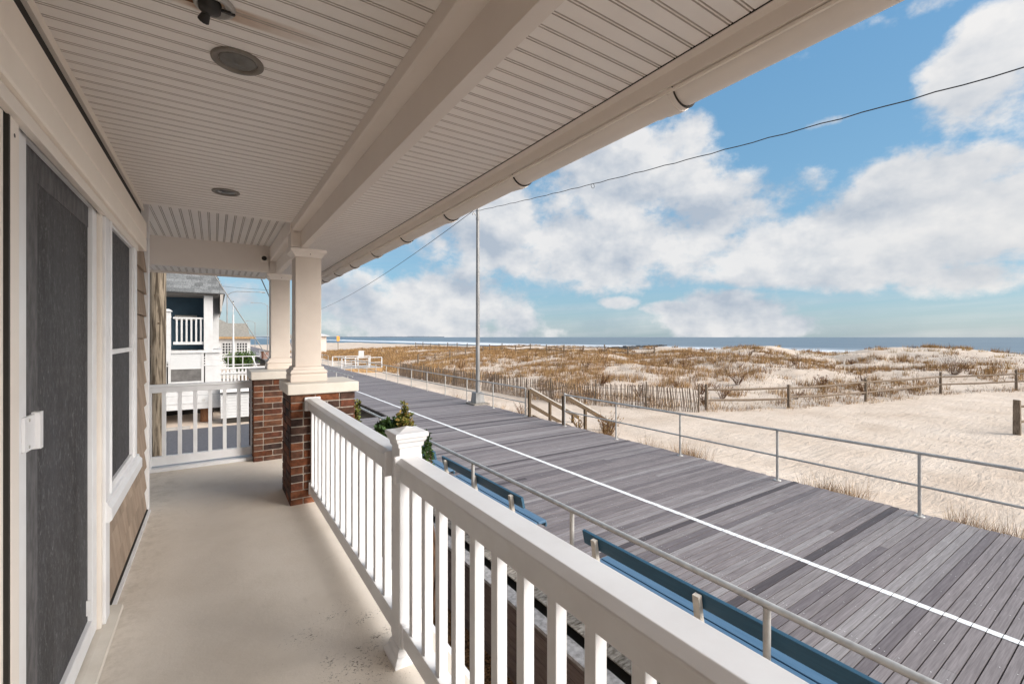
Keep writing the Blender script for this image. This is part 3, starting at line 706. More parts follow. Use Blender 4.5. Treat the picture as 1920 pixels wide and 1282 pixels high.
# ================================================================= FENCES ON THE SAND
T=Thing('snow_fence','weathered wooden snow fence of thin upright slats at the foot of the dune','fence',(18,14.3,-3.6))
pts=[(14.2,40),(14.4,34),(14.8,26),(15.35,18.8),(16.0,17.6),(16.8,16.75),(17.4,15.5),(18.0,14.35),(18.6,13.4),(19.1,12.72)]
mb=MB(); 
def along(pts,step):
    out=[];carry=0
    for a,b in zip(pts,pts[1:]):
        Lg=math.dist(a,b); t=carry
        while t<Lg: out.append((a[0]+(b[0]-a[0])*t/Lg,a[1]+(b[1]-a[1])*t/Lg)); t+=step
        carry=t-Lg
    return out
top=MB()
random.seed(5)
for x,y in along(pts,.078):
    if random.random()<.04: continue
    z=gz(x,y); h=random.uniform(1.08,1.2); lx=random.uniform(-.05,.05)+.12*math.sin(y*1.3); ly=random.uniform(-.05,.05)+.08*math.sin(x*2.1+y)
    mb.bar((x,y,z-.05),(x+lx,y+ly,z+h),.034,.011,jit((1,1,1),.22),up=(1,.6,0))
T.part('slats',mb,'slat')
mb=MB()
for f in (.18,.5,.8):
    P=along(pts,.5); mb.path([(x,y,gz(x,y)+f*1.15) for x,y in P],.006,6)
T.part('wire',mb,'wire')
for x,y in along(pts,2.6)+[pts[-1]]:
    z=gz(x,y); mb=MB(); mb.tube((x+.05,y+.05,z-.1),(x+.07,y+.03,z+1.32),.045,.038,8); T.part('post',mb,'wood_grey')
def split_rail(label,P,hs=(.5,1.02),ph=1.22,w=.13,grp='split rail fences on the dunes'):
    T=Thing('split_rail_fence',label,'fence',(P[0][0],P[0][1],gz(*P[0])),grp)
    Z=[gz(*p) for p in P]
    for (x,y),z in zip(P,Z):
        h=ph+random.uniform(-.06,.08); mb=MB()
        mb.hexa([(x-w/2,y-w/2,z-.15),(x+w/2,y-w/2,z-.15),(x+w/2,y+w/2,z-.15),(x-w/2,y+w/2,z-.15),(x-w/2+.01,y-w/2+.015,z+h),(x+w/2,y-w/2+.01,z+h-.02),(x+w/2-.02,y+w/2,z+h),(x-w/2,y+w/2-.01,z+h+.01)])
        T.part('post',mb,'wood_grey',bevel=.012)
    for i in range(len(P)-1):
        for hh in hs:
            a=(P[i][0],P[i][1],Z[i]+hh+random.uniform(-.05,.05)); b=(P[i+1][0],P[i+1][1],Z[i+1]+hh+random.uniform(-.05,.05))
            m=tuple((p+q)/2 for p,q in zip(a,b)); m=(m[0],m[1],m[2]-random.uniform(0,.04))
            mb=MB(); mb.path([a,m,b],[.045,.055,.045],6); T.part('rail',mb,'wood_rail')
split_rail('grey split rail fence between the sand path and the dune, right of the snow fence',[(20.05,12.93),(23.95,10.95),(29.6,9.6),(36.2,8.05),(40.4,5.6),(44,3.0)])
split_rail('split rail fence at the right edge on the open sand, nearest post tall and split',[(24.3,3.35),(27.2,2.2),(30.5,1.1)],ph=1.3,w=.2)
split_rail('long split rail fence along the dune crest against the sea',[(47.5-.26*i*1.0,38+4.2*i) for i in range(18)],ph=1.35,w=.16)
split_rail('pair of split rails beside the far beach access path, left of the lamp post',[(20,50),(23.5,53),(27,56),(31,59),(35,62),(38,66)],ph=1.3,w=.15)
# ================================================================= LAMP POSTS
def lamp(x,y,label,sx=-1,h=9.4,box=True,arm=2.4):
    T=Thing('lamp_post',label,'lamp post',(x,y,BW),'lamp posts along the boardwalk')
    if box:
        mb=MB(); mb.frust(x,y,[(.40,BW-.02),(.40,BW+.06),(.36,BW+.07)]); T.part('footing',mb,'weathered')
        mb=MB(); mb.frust(x,y,[(.235,BW+.071),(.235,BW+.12),(.20,BW+.52),(.185,BW+.53)]); T.part('base_box',mb,'galv_pole',bevel=.01)
    pts=[(x,y,BW+.5 if box else BW),(x,y,BW+h)]
    mb=MB(); mb.tube(pts[0],pts[1],.098,.068,16); T.part('pole',mb,'galv_pole')
    A=[(x,y,BW+h-.6),(x+sx*.12,y,BW+h-.15),(x+sx*.5,y,BW+h+.18),(x+sx*1.2,y,BW+h+.38),(x+sx*arm,y,BW+h+.42)]
    mb=MB(); mb.path(A,.045,8); T.part('arm',mb,'galv_pole')
    mb=MB(); ex=x+sx*arm; mb.prof_x([(y-.12,BW+h+.36),(y+.12,BW+h+.36),(y+.08,BW+h+.5),(y-.08,BW+h+.5)],*sorted((ex,ex+sx*.75))); hd=T.part('lamp_head',mb,'galv_pole',bevel=.03)
    mb=MB(); mb.box(*sorted((ex+sx*.3,ex+sx*.7)),y-.09,y+.09,BW+h+.32,BW+h+.358); T.part('lens',mb,'glass_sky',hd)
    if box:
        mb=MB(); mb.bar((x,y,5.45),(x-.22,y-.02,5.66),.03,.03); mb.bar((x-.22,y-.02,5.66),(x-.28,y-.02,5.55),.05,.05); mb.tube((x,y,5.35),(x,y,5.45),.085,n=12); T.part('wire_bracket',mb,'galv_pole')
lamp(10.02,17.87,'grey steel lamp pole on a square base at the boardwalk edge, nearest the camera',h=10.6)
lamp(10.1,116,'distant lamp post with a curved arm right of the flagpole',h=10.4,box=False,arm=2.6)
lamp(10.2,155,'farthest small lamp post beyond the beach pavilion',h=7.5,box=False,arm=1.6)
lamp(1.5,75,'lamp post with its arm reaching right above the grey roof',sx=1,h=9.2,box=False,arm=4)
# wires
def wire(name,label,a,b,sag,r,m='wire',n=40,wob=0,extra=None):
    P=[]
    for i in range(n+1):
        t=i/n; P.append((a[0]+(b[0]-a[0])*t,a[1]+(b[1]-a[1])*t,a[2]+(b[2]-a[2])*t-sag*4*t*(1-t)+wob*math.sin(i*2.3)*.5))
    mb=MB(); mb.path(P,r,6,caps=False)
    T=Thing(name,label,'cable',a,'overhead cables'); T.part('strand',mb,m)
    if extra:
        t=extra; p=P[int(t*n)]; mb=MB(); mb.path([(p[0]+.07*math.cos(q),p[1],p[2]-.07+.07*math.sin(q)) for q in np.linspace(1.57,7.85,14)],.008,6); T.part('wire_loop',mb,m)
wire('overhead_cable','dark overhead cable crossing the sky from the near lamp pole to the right edge',(9.8,17.87,5.70),(10.0,-12,3.2),.36,.011,wob=.022,n=90,extra=.26)
wire('overhead_cable','thin overhead cable sagging from the near lamp pole to the distant lamps',(9.75,17.87,5.70),(10.0,116,7.2),3.4,.014)
wire('overhead_cable','thin horizontal cable crossing the sky above the flagpole',(-6,60,6.4),(10,90,8.4),.3,.02)
# ================================================================= BEACH STAIRS
T=Thing('beach_stairs','weathered wooden stairs with sloping handrails leading from the boardwalk down to the sand','stairs',(10.2,12.9,BW-.6))
for yy,nm in ((11.92,0),(13.95,1)):
    zt=BW+1.0
    mb=MB(); mb.bar((10.12,yy,zt),(12.6,yy,zt-1.28),.045,.14); mb.box(10.05,10.14,yy-.05,yy+.05,BW-.3,zt+.02); T.part('handrail',mb,'wood_stair',bevel=.004)
    mb=MB(); mb.bar((10.15,yy+.03,zt+.10),(12.55,yy+.03,zt-1.16),.035,.035); T.part('top_pipe',mb,'galv')
    if nm: 
        mb=MB(); mb.bar((10.12,yy,BW+.45),(11.7,yy,BW-.42),.045,.13); T.part('lower_rail',mb,'wood_stair',bevel=.004)
    for xp in (11.1,12.3):
        z0=zt-(xp-10.12)*.516; mb=MB(); mb.box(xp-.045,xp+.045,yy-.046,yy+.046,gz(xp,yy)-.1,z0); T.part('post',mb,'wood_stair',bevel=.004)
    mb=MB(); mb.bar((10.15,yy+(-.1 if nm else .1),BW-.05),(11.5,yy+(-.1 if nm else .1),BW-.72),.05,.25); T.part('stringer',mb,'wood_stair')
for i in range(3):
    mb=MB(); mb.box(10.2+.32*i,10.5+.32*i,12.0,13.86,BW-.20-.16*i,BW-.155-.16*i); T.part('tread',mb,'wood_stair',bevel=.004)
# ================================================================= SHRUBS
def leafy(name,label,cat,x,y,z,h,spread,nb,nl,ls,lm,mode='bush',seed=1,tint=((1,1,1),),group=None,hmin=.6,tmin=None,thick=1.0):
    random.seed(seed); T=Thing(name,label,cat,(x,y,z),group)
    st=MB(); lf=MB()
    for b in range(nb):
        a=random.uniform(0,6.28); s=spread*math.sqrt(random.random()); hh=h*random.uniform(hmin,1.0)
        p0=Vector((x+s*.15*math.cos(a),y+s*.15*math.sin(a),z)); p2=Vector((x+s*math.cos(a),y+s*math.sin(a),z+hh)); p1=(p0+p2)/2+Vector((random.uniform(-.06,.06),random.uniform(-.06,.06),.05))*h
        P=[p0,p1,p2]; st.path(P,[(.010*h+.003)*thick,(.007*h+.002)*thick,.003],5)
        for l in range(nl):
            t=random.uniform(tmin or (.35 if mode=='bush' else .15),1.02); q=(p0*(1-t)**2+p1*2*t*(1-t)+p2*t*t)
            q=q+Vector((random.gauss(0,1),random.gauss(0,1),random.gauss(0,1)))*spread*(.13 if mode=='bush' else .03)
            d=Vector((random.gauss(0,1),random.gauss(0,1),random.gauss(.9 if mode!='bush' else .4,.7))).normalized(); sd=d.cross(Vector((random.gauss(0,1),random.gauss(0,1),random.gauss(0,1)))).normalized()
            L_=ls*random.uniform(.6,1.25); c=jit(random.choice(tint),.3)
            lf.add([q,q+d*L_*.5+sd*L_*.28,q+d*L_,q+d*L_*.5-sd*L_*.28],[(0,1,2,3)],c)
    T.part('stems',st,'twig')
    if nl: T.part('foliage',lf,lm)
    return T
G3=((1,1,1),(1.5,1.4,1.1),(.6,.7,.6))
HT=dict(hmin=.88,tmin=.78)
leafy('juniper_shrub','dark green spiky shrub left of the newel cap, behind the railing','shrub',1.78,5.45,YD,3.08,.20,26,230,.07,'leaf_green','spike',4,G3,'garden shrubs behind the porch railing',**HT)
leafy('holly_shrub','yellow green broad leaved shrub tip just above the newel cap','shrub',2.00,5.35,YD,3.24,.10,12,170,.045,'leaf_gold','bush',9,((1,1,1),(.5,.75,.5),(1.2,1,.8),(.35,.5,.3)),'garden shrubs behind the porch railing',hmin=.88,tmin=.88)
leafy('juniper_shrub','thin shrub shoot rising beside the near brick pier','shrub',1.46,5.6,YD,3.30,.05,6,160,.05,'leaf_gold','spike',5,((.8,.8,.6),(.5,.7,.5)),'garden shrubs behind the porch railing',**HT)
leafy('juniper_shrub','dark shrub just right of the newel post, above the blue bench','shrub',2.10,5.1,YD,2.95,.07,10,170,.05,'leaf_green','spike',6,G3,'garden shrubs behind the porch railing',**HT)
leafy('yucca_plant','spiky green plant beside the second brick pier, beyond the end railing','plant',.62,8.1,YD,2.0,.30,12,120,.15,'leaf_green','spike',8,G3)
leafy('beach_shrub','brown twiggy bush with yellow leaves beside the beach stairs','shrub',11.0,10.75,gz(11,10.75),.85,.55,34,14,.05,'leaf_gold','spike',11,((1.3,.9,.5),(.8,.4,.2)))
leafy('beach_weed','small dead twiggy weed on the sand between the lamp post and the stairs','weed',10.9,15.6,gz(10.9,15.6),.7,.5,12,5,.05,'twig','spike',12,((2,1.4,.8),))
leafy('beach_weed','yellow leaved weed growing at the foot of the stair handrail','weed',11.3,12.5,gz(11.3,12.5),.5,.35,14,14,.06,'leaf_gold','spike',13,((1.2,.8,.4),))
leafy('bare_bush','bare grey branching bush on the dune behind the rail fence at right','bush',44,9.1,gz(44,9.1),1.5,1.3,60,8,.06,'twig','bush',14,((1.6,1.4,1.3),),thick=.35)
random.seed(21)
spots=[(x,y) for x,y in [(random.uniform(17,58),random.uniform(14,75)) for _ in range(26)]+[(17.6,18.5),(19.5,16),(20.5,17.5),(22,22),(26,19),(30,17),(24,14.5),(33,13),(38,12.5),(28,30),(45,20),(50,26),(52,18),(34,24),(18,30),(19,25),(47,33),(55,40),(42,46),(21.5,14.0),(27.5,12.2),(32.5,10.6)]]
proto=leafy('dune_shrub','x','shrub',17.6,18.5,gz(17.6,18.5),.75,.6,22,9,.07,'twig','spike',15,((1.2,.8,.5),(.7,.45,.3))).o
base=proto
for i,(x,y) in enumerate(spots):
    o=base if i==0 else copy_tree(base)
    o.location=(x,y,gz(x,y)-.02); o.rotation_euler=(0,0,random.uniform(0,6.28)); s=random.uniform(.6,1.25); o.scale=(s,s,s)
    tag(o,'dark dead twiggy shrub growing among the tawny grass of the dunes','shrub','dead shrubs on the dunes')
# ================================================================= JETTY
mb=MB(); random.seed(30)
T=Thing('jetty','low black rock jetty in the surf beyond the dunes','jetty',(150,128,-5.2))
for i in range(120):
    t=i/120; x=126+90*t; y=121+46*t*.95+random.gauss(0,.6); s=random.uniform(.8,1.5)*(1-.35*t); V=[]
    for q in range(8): V.append((x+(1 if q in(1,2,5,6) else -1)*s*random.uniform(.6,1.1),y+(1 if q in(2,3,6,7) else -1)*s*random.uniform(.6,1.1),-5.2+(random.uniform(.6,1.25)*s if q>3 else 0)))
    mb.hexa(V)
T.part('rocks',mb,'jetty_rock',bevel=.15)
# ================================================================= UTILITY POLE + GUYS
T=Thing('utility_pole','thick weathered wooden utility pole behind the end railing','utility pole',(-1.02,12.4,YD))
mb=MB(); P=[(-1.05+.005*i,12.4,YD+i*1.0) for i in range(11)]; mb.path(P,[.165-.004*i for i in range(11)],28); T.part('trunk',mb,'utility_wood')
mb=MB()
for a,z in ((3.9,-.2),(4.3,-1.0),(4.9,.3),(4.5,.9)): mb.tube((-1.03+.15*math.cos(a),12.4+.15*math.sin(a),z),(-1.03+.158*math.cos(a),12.4+.158*math.sin(a),z),.018,n=8)
T.part('knots',mb,'wood_stair')
def straight(label,a,b,r,m): 
    T=Thing('guy_wire',label,'guy wire',a,'guy wires of the utility poles'); mb=MB(); mb.tube(a,b,r,n=6); T.part('strand',mb,m)
straight('pale guy wire slanting down in front of the neighbouring white house',(-1.0,12.4,3.2),(2.9,22.0,-2.6),.014,'wire_pale')
straight('dark guy wire slanting down toward the boardwalk past the flagpole',(.1,12.4,3.5),(9.6,70,-2.5),.022,'wire')
# ================================================================= NEIGHBOUR HOUSE (blue and white)
HY=26.0; G=YD
T=Thing('neighbour_house','white two storey beach house on pilings with a blue balcony wall','house',(-4,28,G))
mb=MB(); mb.box(-12,.22,HY,HY+9,-2.75,-.75); T.part('wall',mb,'house_white')
mb=MB()
for i in range(5):
    for k in range(40):
        x0=-12+.305*k+(.15 if i%2 else 0); z=-.98-.13*i+.25
        if x0+.3>.22: break
        mb.prof_x([(HY-.012-.002*i,z-.115),(HY-.001,z-.115),(HY-.001,z+.02),(HY-.004,z+.02)],x0,x0+.297)
T.part('scallop_siding',mb,'house_white')
mb=MB(); mb.box(-12,.25,HY-.06,HY+9,-3.40,-2.76); mb.box(-12,.27,HY-.09,HY-.061,-3.12,-3.06); T.part('skirt_box',mb,'house_white')
mb=MB(); mb.box(-12,.30,HY-.10,HY+9,-.748,-.62); T.part('floor_band',mb,'house_white')
mb=MB(); mb.box(-12,-1.85,HY-1.3,HY-.102,-1.10,-.80); T.part('balcony_floor',mb,'house_white')
# window
mb=MB(); a,b,z0,z1=-1.78,-.42,-2.18,-.98+.32
for q in ((a,a+.10,z0,z1),(b-.10,b,z0,z1),(a+.101,b-.101,z1-.10,z1),(a+.101,b-.101,z0,z0+.10),(a+.101,b-.101,-1.50,-1.45)): mb.box(q[0],q[1],HY-.05,HY-.005,q[2],q[3])
w=T.part('window',mb,'house_white')
mb=MB(); mb.box(a-.05,b+.05,HY-.012,HY-.003,z0-.05,z1+.05); T.part('frame_shadow',mb,'black_iron',w)
mb=MB(); mb.box(a+.1,b-.1,HY-.03,HY-.013,-1.45,z1-.1); T.part('blind',mb,'blind',w)
mb=MB(); mb.box(a+.1,b-.1,HY-.03,HY-.013,z0+.1,-1.5); T.part('pane',mb,'glass_sky',w)
mb=MB(); mb.box(-12,-.42,HY+2.2,HY+2.3,-.6,2.2); mb.box(-.45,-.4,HY+.4,HY+2.2,-.6,2.2); T.part('balcony_wall',mb,'house_blue')
mb=MB(); mb.box(-12,.2,HY+2.31,HY+9,-.6,2.1); T.part('upper_wall',mb,'house_white')
mb=MB(); mb.box(-3.15,-2.55,HY+2.1,HY+2.19,-.55,1.6); d=T.part('balcony_door',mb,'house_white')
mb=MB(); mb.box(-3.02,-2.68,HY+2.07,HY+2.099,-.4,1.35); T.part('pane',mb,'glass_dark',d)
mb=MB(); mb.prof_x([(HY+2.0,.86),(HY+2.18,.86),(HY+2.18,1.12),(HY+1.96,1.08)],-1.65,-.75); T.part('awning_box',mb,'cap_stone')
for x0 in (-.42,):
    mb=MB(); mb.box(x0,x0+.36,HY,HY+.3,-.618,2.0); T.part('corner_post',mb,'house_white')
mb=MB(); mb.box(-12,.2,HY+.05,HY+2.2,2.02,2.06); T.part('balcony_ceiling',mb,'house_soffit')
# balcony railing
mb=MB(); mb.box(-1.6,-.43,HY+.10,HY+.17,.86,.94); mb.box(-1.6,-.43,HY+.10,HY+.17,-.35,-.22); mb.box(-6,-1.85,HY-1.25,HY-1.17,.98,1.07); mb.box(-6,-1.85,HY-1.25,HY-1.17,-.35,-.22)
x=-1.5
while x<-.5: mb.box(x,x+.07,HY+.11,HY+.16,-.22,.86); x+=.185
x=-5.9
while x<-1.95: mb.box(x,x+.07,HY-1.24,HY-1.18,-.22,.98); x+=.185
T.part('balcony_railing',mb,'house_white')
mb=MB(); mb.box(-1.83,-1.60,HY-1.3,HY-1.1,-1.1,1.12); mb.frust(-1.715,HY-1.2,[(.16,1.121),(.16,1.17),(.05,1.24)]); mb.box(-1.78,-1.66,HY-1.1,HY+.1,.9,.98); T.part('balcony_post',mb,'house_white')
# roof
random.seed(40)
mb=MB(); z=2.08; y=HY-.45; k=0
while k<14:
    xr=.42-.055*k; x=-12+(.2 if k%2 else 0)
    while x<xr:
        xb=min(x+.33,xr); c=jit((1,1,1),.28)
        mb.hexa([(x,y,z),(xb-.012,y,z),(xb-.012,y+.24,z+.19),(x,y+.24,z+.19),(x,y,z+.035),(xb-.012,y,z+.035),(xb-.012,y+.24,z+.21),(x,y+.24,z+.21)],c); x=xb
    k+=1; y+=.21; z+=.165
T.part('roof',mb,'roof_grey')
mb=MB(); mb.hexa([(-12,HY-.44,2.06),(.44,HY-.44,2.06),(.44,HY+9,2.06),(-12,HY+9,2.06),(-12,HY+2.4,4.3),(-.35,HY+2.4,4.3),(-.35,HY+6,4.3),(-12,HY+6,4.3)]); T.part('roof_body',mb,'roof_grey')
mb=MB(); mb.hexa([(.23,HY-.1,1.25),(.29,HY-.1,1.25),(.29,HY+9,1.25),(.23,HY+9,1.25),(.23,HY-.42,2.05),(.36,HY-.42,2.05),(.36,HY+9,2.05),(.23,HY+9,2.05)])
T.part('eave_siding',mb,'house_siding')
for xp,yp in ((-.32,HY+.5),(-6,HY+.5),(-3.2,HY+4)):
    mb=MB(); mb.tube((xp,yp,G),(xp,yp,-3.4),.27,.25,18); T.part('piling',mb,'piling_wood')
mb=MB(); mb.box(-12,0,HY+3.5,HY+3.6,G,-3.4); T.part('crawlspace_wall',mb,'dark_gap')
mb=MB(); mb.tube((-.42,HY-.062,-3.0),(-.42,HY-.09,-3.0),.06,n=14); T.part('vent',mb,'galv')
# storage box beside house
T=Thing('storage_box','tilted cream plank sided box beside the neighbour house pilings','shed',(.9,25.4,G))
mb=MB()
for i in range(9):
    z=G+.25+i*.135; k=i/9; mb.box(.25-.02*k,1.92-.28*k,25.2+.02*k,26.2,z,z+.128)
T.part('body',mb,'house_white',bevel=.01)
mb=MB(); mb.hexa([(.22,25.1,-2.62),(1.72,25.1,-2.62),(1.72,26.3,-2.62),(.22,26.3,-2.62),(.22,25.3,-2.32),(1.6,25.3,-2.32),(1.6,26.3,-2.32),(.22,26.3,-2.32)]); T.part('lid',mb,'house_white',bevel=.01)
mb=MB(); mb.box(.22,1.72,25.08,26.3,-2.66,-2.622); T.part('lid_seam',mb,'dark_gap'); mb=MB(); mb.box(.3,1.8,25.3,26.1,G,G+.24); T.part('base',mb,'dark_gap')
# white deck with slatted rail
T=Thing('deck_railing','white slatted deck railing right of the neighbour house','railing',(2,29,-3))
mb=MB(); DYs=28.6
def P3(x): return DYs
mb.box(.05,3.6,DYs,DYs+.06,-1.72,-1.62); mb.box(.05,3.6,DYs,DYs+.06,-1.98,-1.90); mb.box(.05,3.6,DYs,DYs+.06,-2.60,-2.52); mb.box(.05,3.6,DYs,DYs+.06,-2.80,-2.74)
T.part('rails',mb,'house_white')
mb=MB(); x=.05
while x<3.6: mb.box(x,x+.09,DYs+.061,DYs+.09,-2.8,-1.7); x+=.17
T.part('slats',mb,'house_white')
mb=MB(); mb.box(.25,3.7,DYs-.1,DYs+5,-2.98,-2.85); T.part('deck',mb,'house_white')
mb=MB(); mb.box(.6,3.5,DYs+.2,DYs+5,G,-3.0); T.part('underside',mb,'house_siding')
# rocks, ramp, lattice further on
random.seed(50)
for i,(x,y,s) in enumerate([(3.3,44,.9),(4.0,46,.8),(3.6,48,1.0),(4.4,49,.7),(3.0,50,.9),(4.6,52,.8),(2.6,27.3,.5),(2.1,26.6,.4),(2.7,25.6,.45),(1.9,27.6,.4)]):
    bm=bmesh.new(); bmesh.ops.create_icosphere(bm,subdivisions=2,radius=s)
    for v in bm.verts: v.co*=1+.35*noise.noise(v.co*1.5/s+Vector((i*3,0,0))); v.co.z*=.6
    me=bpy.data.meshes.new('boulder'); bm.to_mesh(me); bm.free(); me.materials.append(MATS['white_rock'])
    o=bpy.data.objects.new('boulder',me); col.objects.link(o); o.location=(x,y,G+.5 if i<6 else G+.25)
    tag(o,'pale boulder in the heap between the far boardwalk and the gray roofed house' if i<6 else 'small pale rock on the sand bank beside the cream storage box','rock','pale rocks by the boardwalk' if i<6 else 'small rocks beside the storage box')
T=Thing('wooden_ramp','tan wooden ramp side wall beyond the white deck railing','ramp',(4.2,36,G))
mb=MB(); mb.hexa([(2.6,38,G),(4.9,38,G),(4.9,38.15,G),(2.6,38.15,G),(2.6,38,-2.85),(4.9,38,-1.95),(4.9,38.15,-1.95),(2.6,38.15,-2.85)]); T.part('side_panel',mb,'ramp_wood')
mb=MB(); mb.bar((2.5,37.95,-2.83),(4.95,37.95,-1.9),.1,.12); mb.box(4.85,4.97,37.9,38.05,G,-1.85); T.part('top_board',mb,'wood_stair')
mb=MB(); mb.box(1.6,2.9,39,39.5,-3.3,-2.9); mb.box(1.4,4.5,37.9,38,-3.35,-3.2); T.part('steps',mb,'wood_stair')
T=Thing('white_pipe_railing','white pipe railing in front of the green bush','railing',(1.8,42,-3))
mb=MB()
mb.tube((.5,42,-1.55),(3.1,42,-1.55),.04); mb.tube((.5,42,-2.2),(3.1,42,-2.2),.035)
for xx in (.9,1.9,2.7): mb.tube((xx,42,-3.0),(xx,42,-1.55),.035)
mb.tube((2.55,42,-1.55),(3.1,41,-3.2),.05); T.part('pipes',mb,'house_white')
mb=MB(); mb.box(.3,2.9,42,46,-3.2,-3.0); T.part('deck',mb,'concrete')
leafy('round_bush','rounded green bush in front of the grey roofed house','bush',2.0,50,-3.6,2.1,1.35,60,130,.16,'leaf_green','bush',60,((2.2,1.7,.9),(1.2,1.2,.8),(.6,.8,.5)))
# grey roofed house
T=Thing('gray_roof_house','low house with a grey hipped roof and white paned windows','house',(1,72,G))
HYY=70
mb=MB(); mb.box(-6,4.05,HYY,HYY+9,G,.0); T.part('wall',mb,'house_white')
mb=MB(); mb.hexa([(-6,HYY-.6,.05),(4.6,HYY-.6,.05),(4.6,HYY+9.5,.05),(-6,HYY+9.5,.05),(-6,HYY+4,3.4),(-1.0,HYY+4,3.4),(-1.0,HYY+4.5,3.4),(-6,HYY+4.5,3.4)]); T.part('roof',mb,'roof_brown')
mb=MB(); mb.hexa([(.5,HYY+5,.1),(4.3,HYY+5,.1),(4.3,HYY+12,.1),(.5,HYY+12,.1),(.6,HYY+6,2.0),(4.0,HYY+6,2.0),(4.0,HYY+9,2.0),(.6,HYY+9,2.0)]); T.part('rear_roof',mb,'roof_brown')
mb=MB(); mb.box(-6,4.65,HYY-.65,HYY+9.5,-.22,.045); T.part('eave_board',mb,'ramp_wood')
for a,b in ((-.9,.5),(.85,2.15),(2.45,3.7)):
    mb=MB(); mb.box(a,b,HYY-.03,HYY-.003,-2.2,-.75); w=T.part('window',mb,'glass_dark')
    mb=MB()
    for k in range(5): xx=a+(b-a)*k/4; mb.box(xx-.04,xx+.04,HYY-.07,HYY-.031,-2.2,-.75)
    for k in range(5): zz=-2.2+1.45*k/4; mb.box(a,b,HYY-.075,HYY-.0705,zz-.04,zz+.04)
    T.part('muntins',mb,'house_white',w)
# flagpole
T=Thing('flagpole','white flagpole without a flag in front of the grey roofed house','flagpole',(1.40,47,-3.4))
mb=MB(); mb.tube((1.40,47,-3.4),(1.40,47,2.0),.10,.07,14); mb.tube((1.40,47,2.0),(1.40,47,3.1),.03,.025,8); T.part('pole',mb,'house_white')
mb=MB(); lathe(mb,1.40,47,[(.001,3.1),(.05,3.13),(.06,3.17),(.04,3.21),(.001,3.22)],12); T.part('finial',mb,'black_iron')
# trash can, pavilion, ramp platform, kiosk, signs far along the boardwalk
T=Thing('trash_can','reddish brown trash barrel on the far boardwalk beside a lamp post','trash can',(5.95,72,BW))
mb=MB(); mb.tube((5.95,72,BW),(5.95,72,BW+1.0),.42,.50,14); T.part('barrel',mb,'trash_red')
mb=MB(); mb.tube((5.95,72,BW+1.0),(5.95,72,BW+1.06),.52,.52,14); T.part('rim',mb,'wood_stair')
T=Thing('pavilion','small open beach pavilion with a dark hipped roof, far down the boardwalk','pavilion',(15,128,BW))
mb=MB()
for a in (-2,2):
    for b in (-2,2): mb.box(15+a-.15,15+a+.15,128+b-.15,128+b+.15,BW,BW+2.6)
T.part('posts',mb,'house_white')
mb=MB(); mb.frust(15,128,[(3.2,BW+2.6),(3.2,BW+2.75),(.3,BW+4.2)]); T.part('roof',mb,'roof_brown')
T=Thing('beach_ramp','low wooden beach ramp platform with white railings beyond the near railing','ramp',(12.2,47,BW-.5))
mb=MB(); mb.box(10.25,14.2,45.2,49.5,BW-.05,BW+.0); T.part('deck',mb,'house_soffit')
mb=MB(); mb.box(10.25,14.2,45.05,45.19,BW-.55,BW-.06); T.part('skirt_board',mb,'ramp_wood')
for yy in (45.3,49.4):
    mb=MB()
    mb.tube((10.3,yy,BW+1.0),(14.2,yy,BW+1.0),.04); mb.tube((10.3,yy,BW+.5),(14.2,yy,BW+.5),.03)
    for xx in (10.3,11.6,12.9,14.2): mb.box(xx-.05,xx+.05,yy-.05,yy+.05,BW,BW+1.0)
    T.part('railing',mb,'house_white')
T=Thing('kiosk','small pale peach booth at the far edge of the dunes','booth',(20,108,-3.6))
mb=MB(); mb.box(18.7,21.2,108,110,-4.2,.2); T.part('wall',mb,'kiosk'); mb=MB(); mb.frust(19.95,109,[(1.75,.201),(1.75,.35),(.4,.8)]); T.part('roof',mb,'house_white')
T=Thing('warning_sign','small orange sign on a post above the distant beach','sign',(28.6,130,-3.6))
mb=MB(); mb.box(28.2,29.0,130,130.1,-1.1,.3); T.part('panel',mb,'orange_sign'); mb=MB(); mb.box(28.52,28.68,130.11,130.2,-4.2,.3); T.part('post',mb,'wood_grey')
T=Thing('notice_sign','small white notice board on a post at the beach access path','sign',(16.1,60,gz(16.1,60)))
z=gz(16.1,60); mb=MB(); mb.box(15.75,16.45,60,60.04,z+.9,z+1.75); T.part('panel',mb,'house_white'); mb=MB(); mb.box(16.05,16.15,60.041,60.12,z-.1,z+1.4); T.part('post',mb,'wood_grey')
# far shore
mb=MB(); 
for i in range(60):
    x0=-3000+i*120; h=6+14*abs(noise.noise(Vector((i*.21,0,0)))); mb.box(x0,x0+125,9000,9300,-6,h*1.6)
o=mb.build('far_shore','hill'); tag(o,kind='structure')

# ================================================================= CAMERA
F_PX=838
cam=bpy.data.cameras.new('camera'); co=bpy.data.objects.new('camera',cam); col.objects.link(co)
cam.lens=36*F_PX/1920; cam.sensor_width=36; cam.shift_y=-9/1920; cam.clip_end=60000; cam.clip_start=.02
yaw=math.atan2(960-402,F_PX); co.location=(0,0,0); co.rotation_euler=(R(90),0,-yaw); sc.camera=co
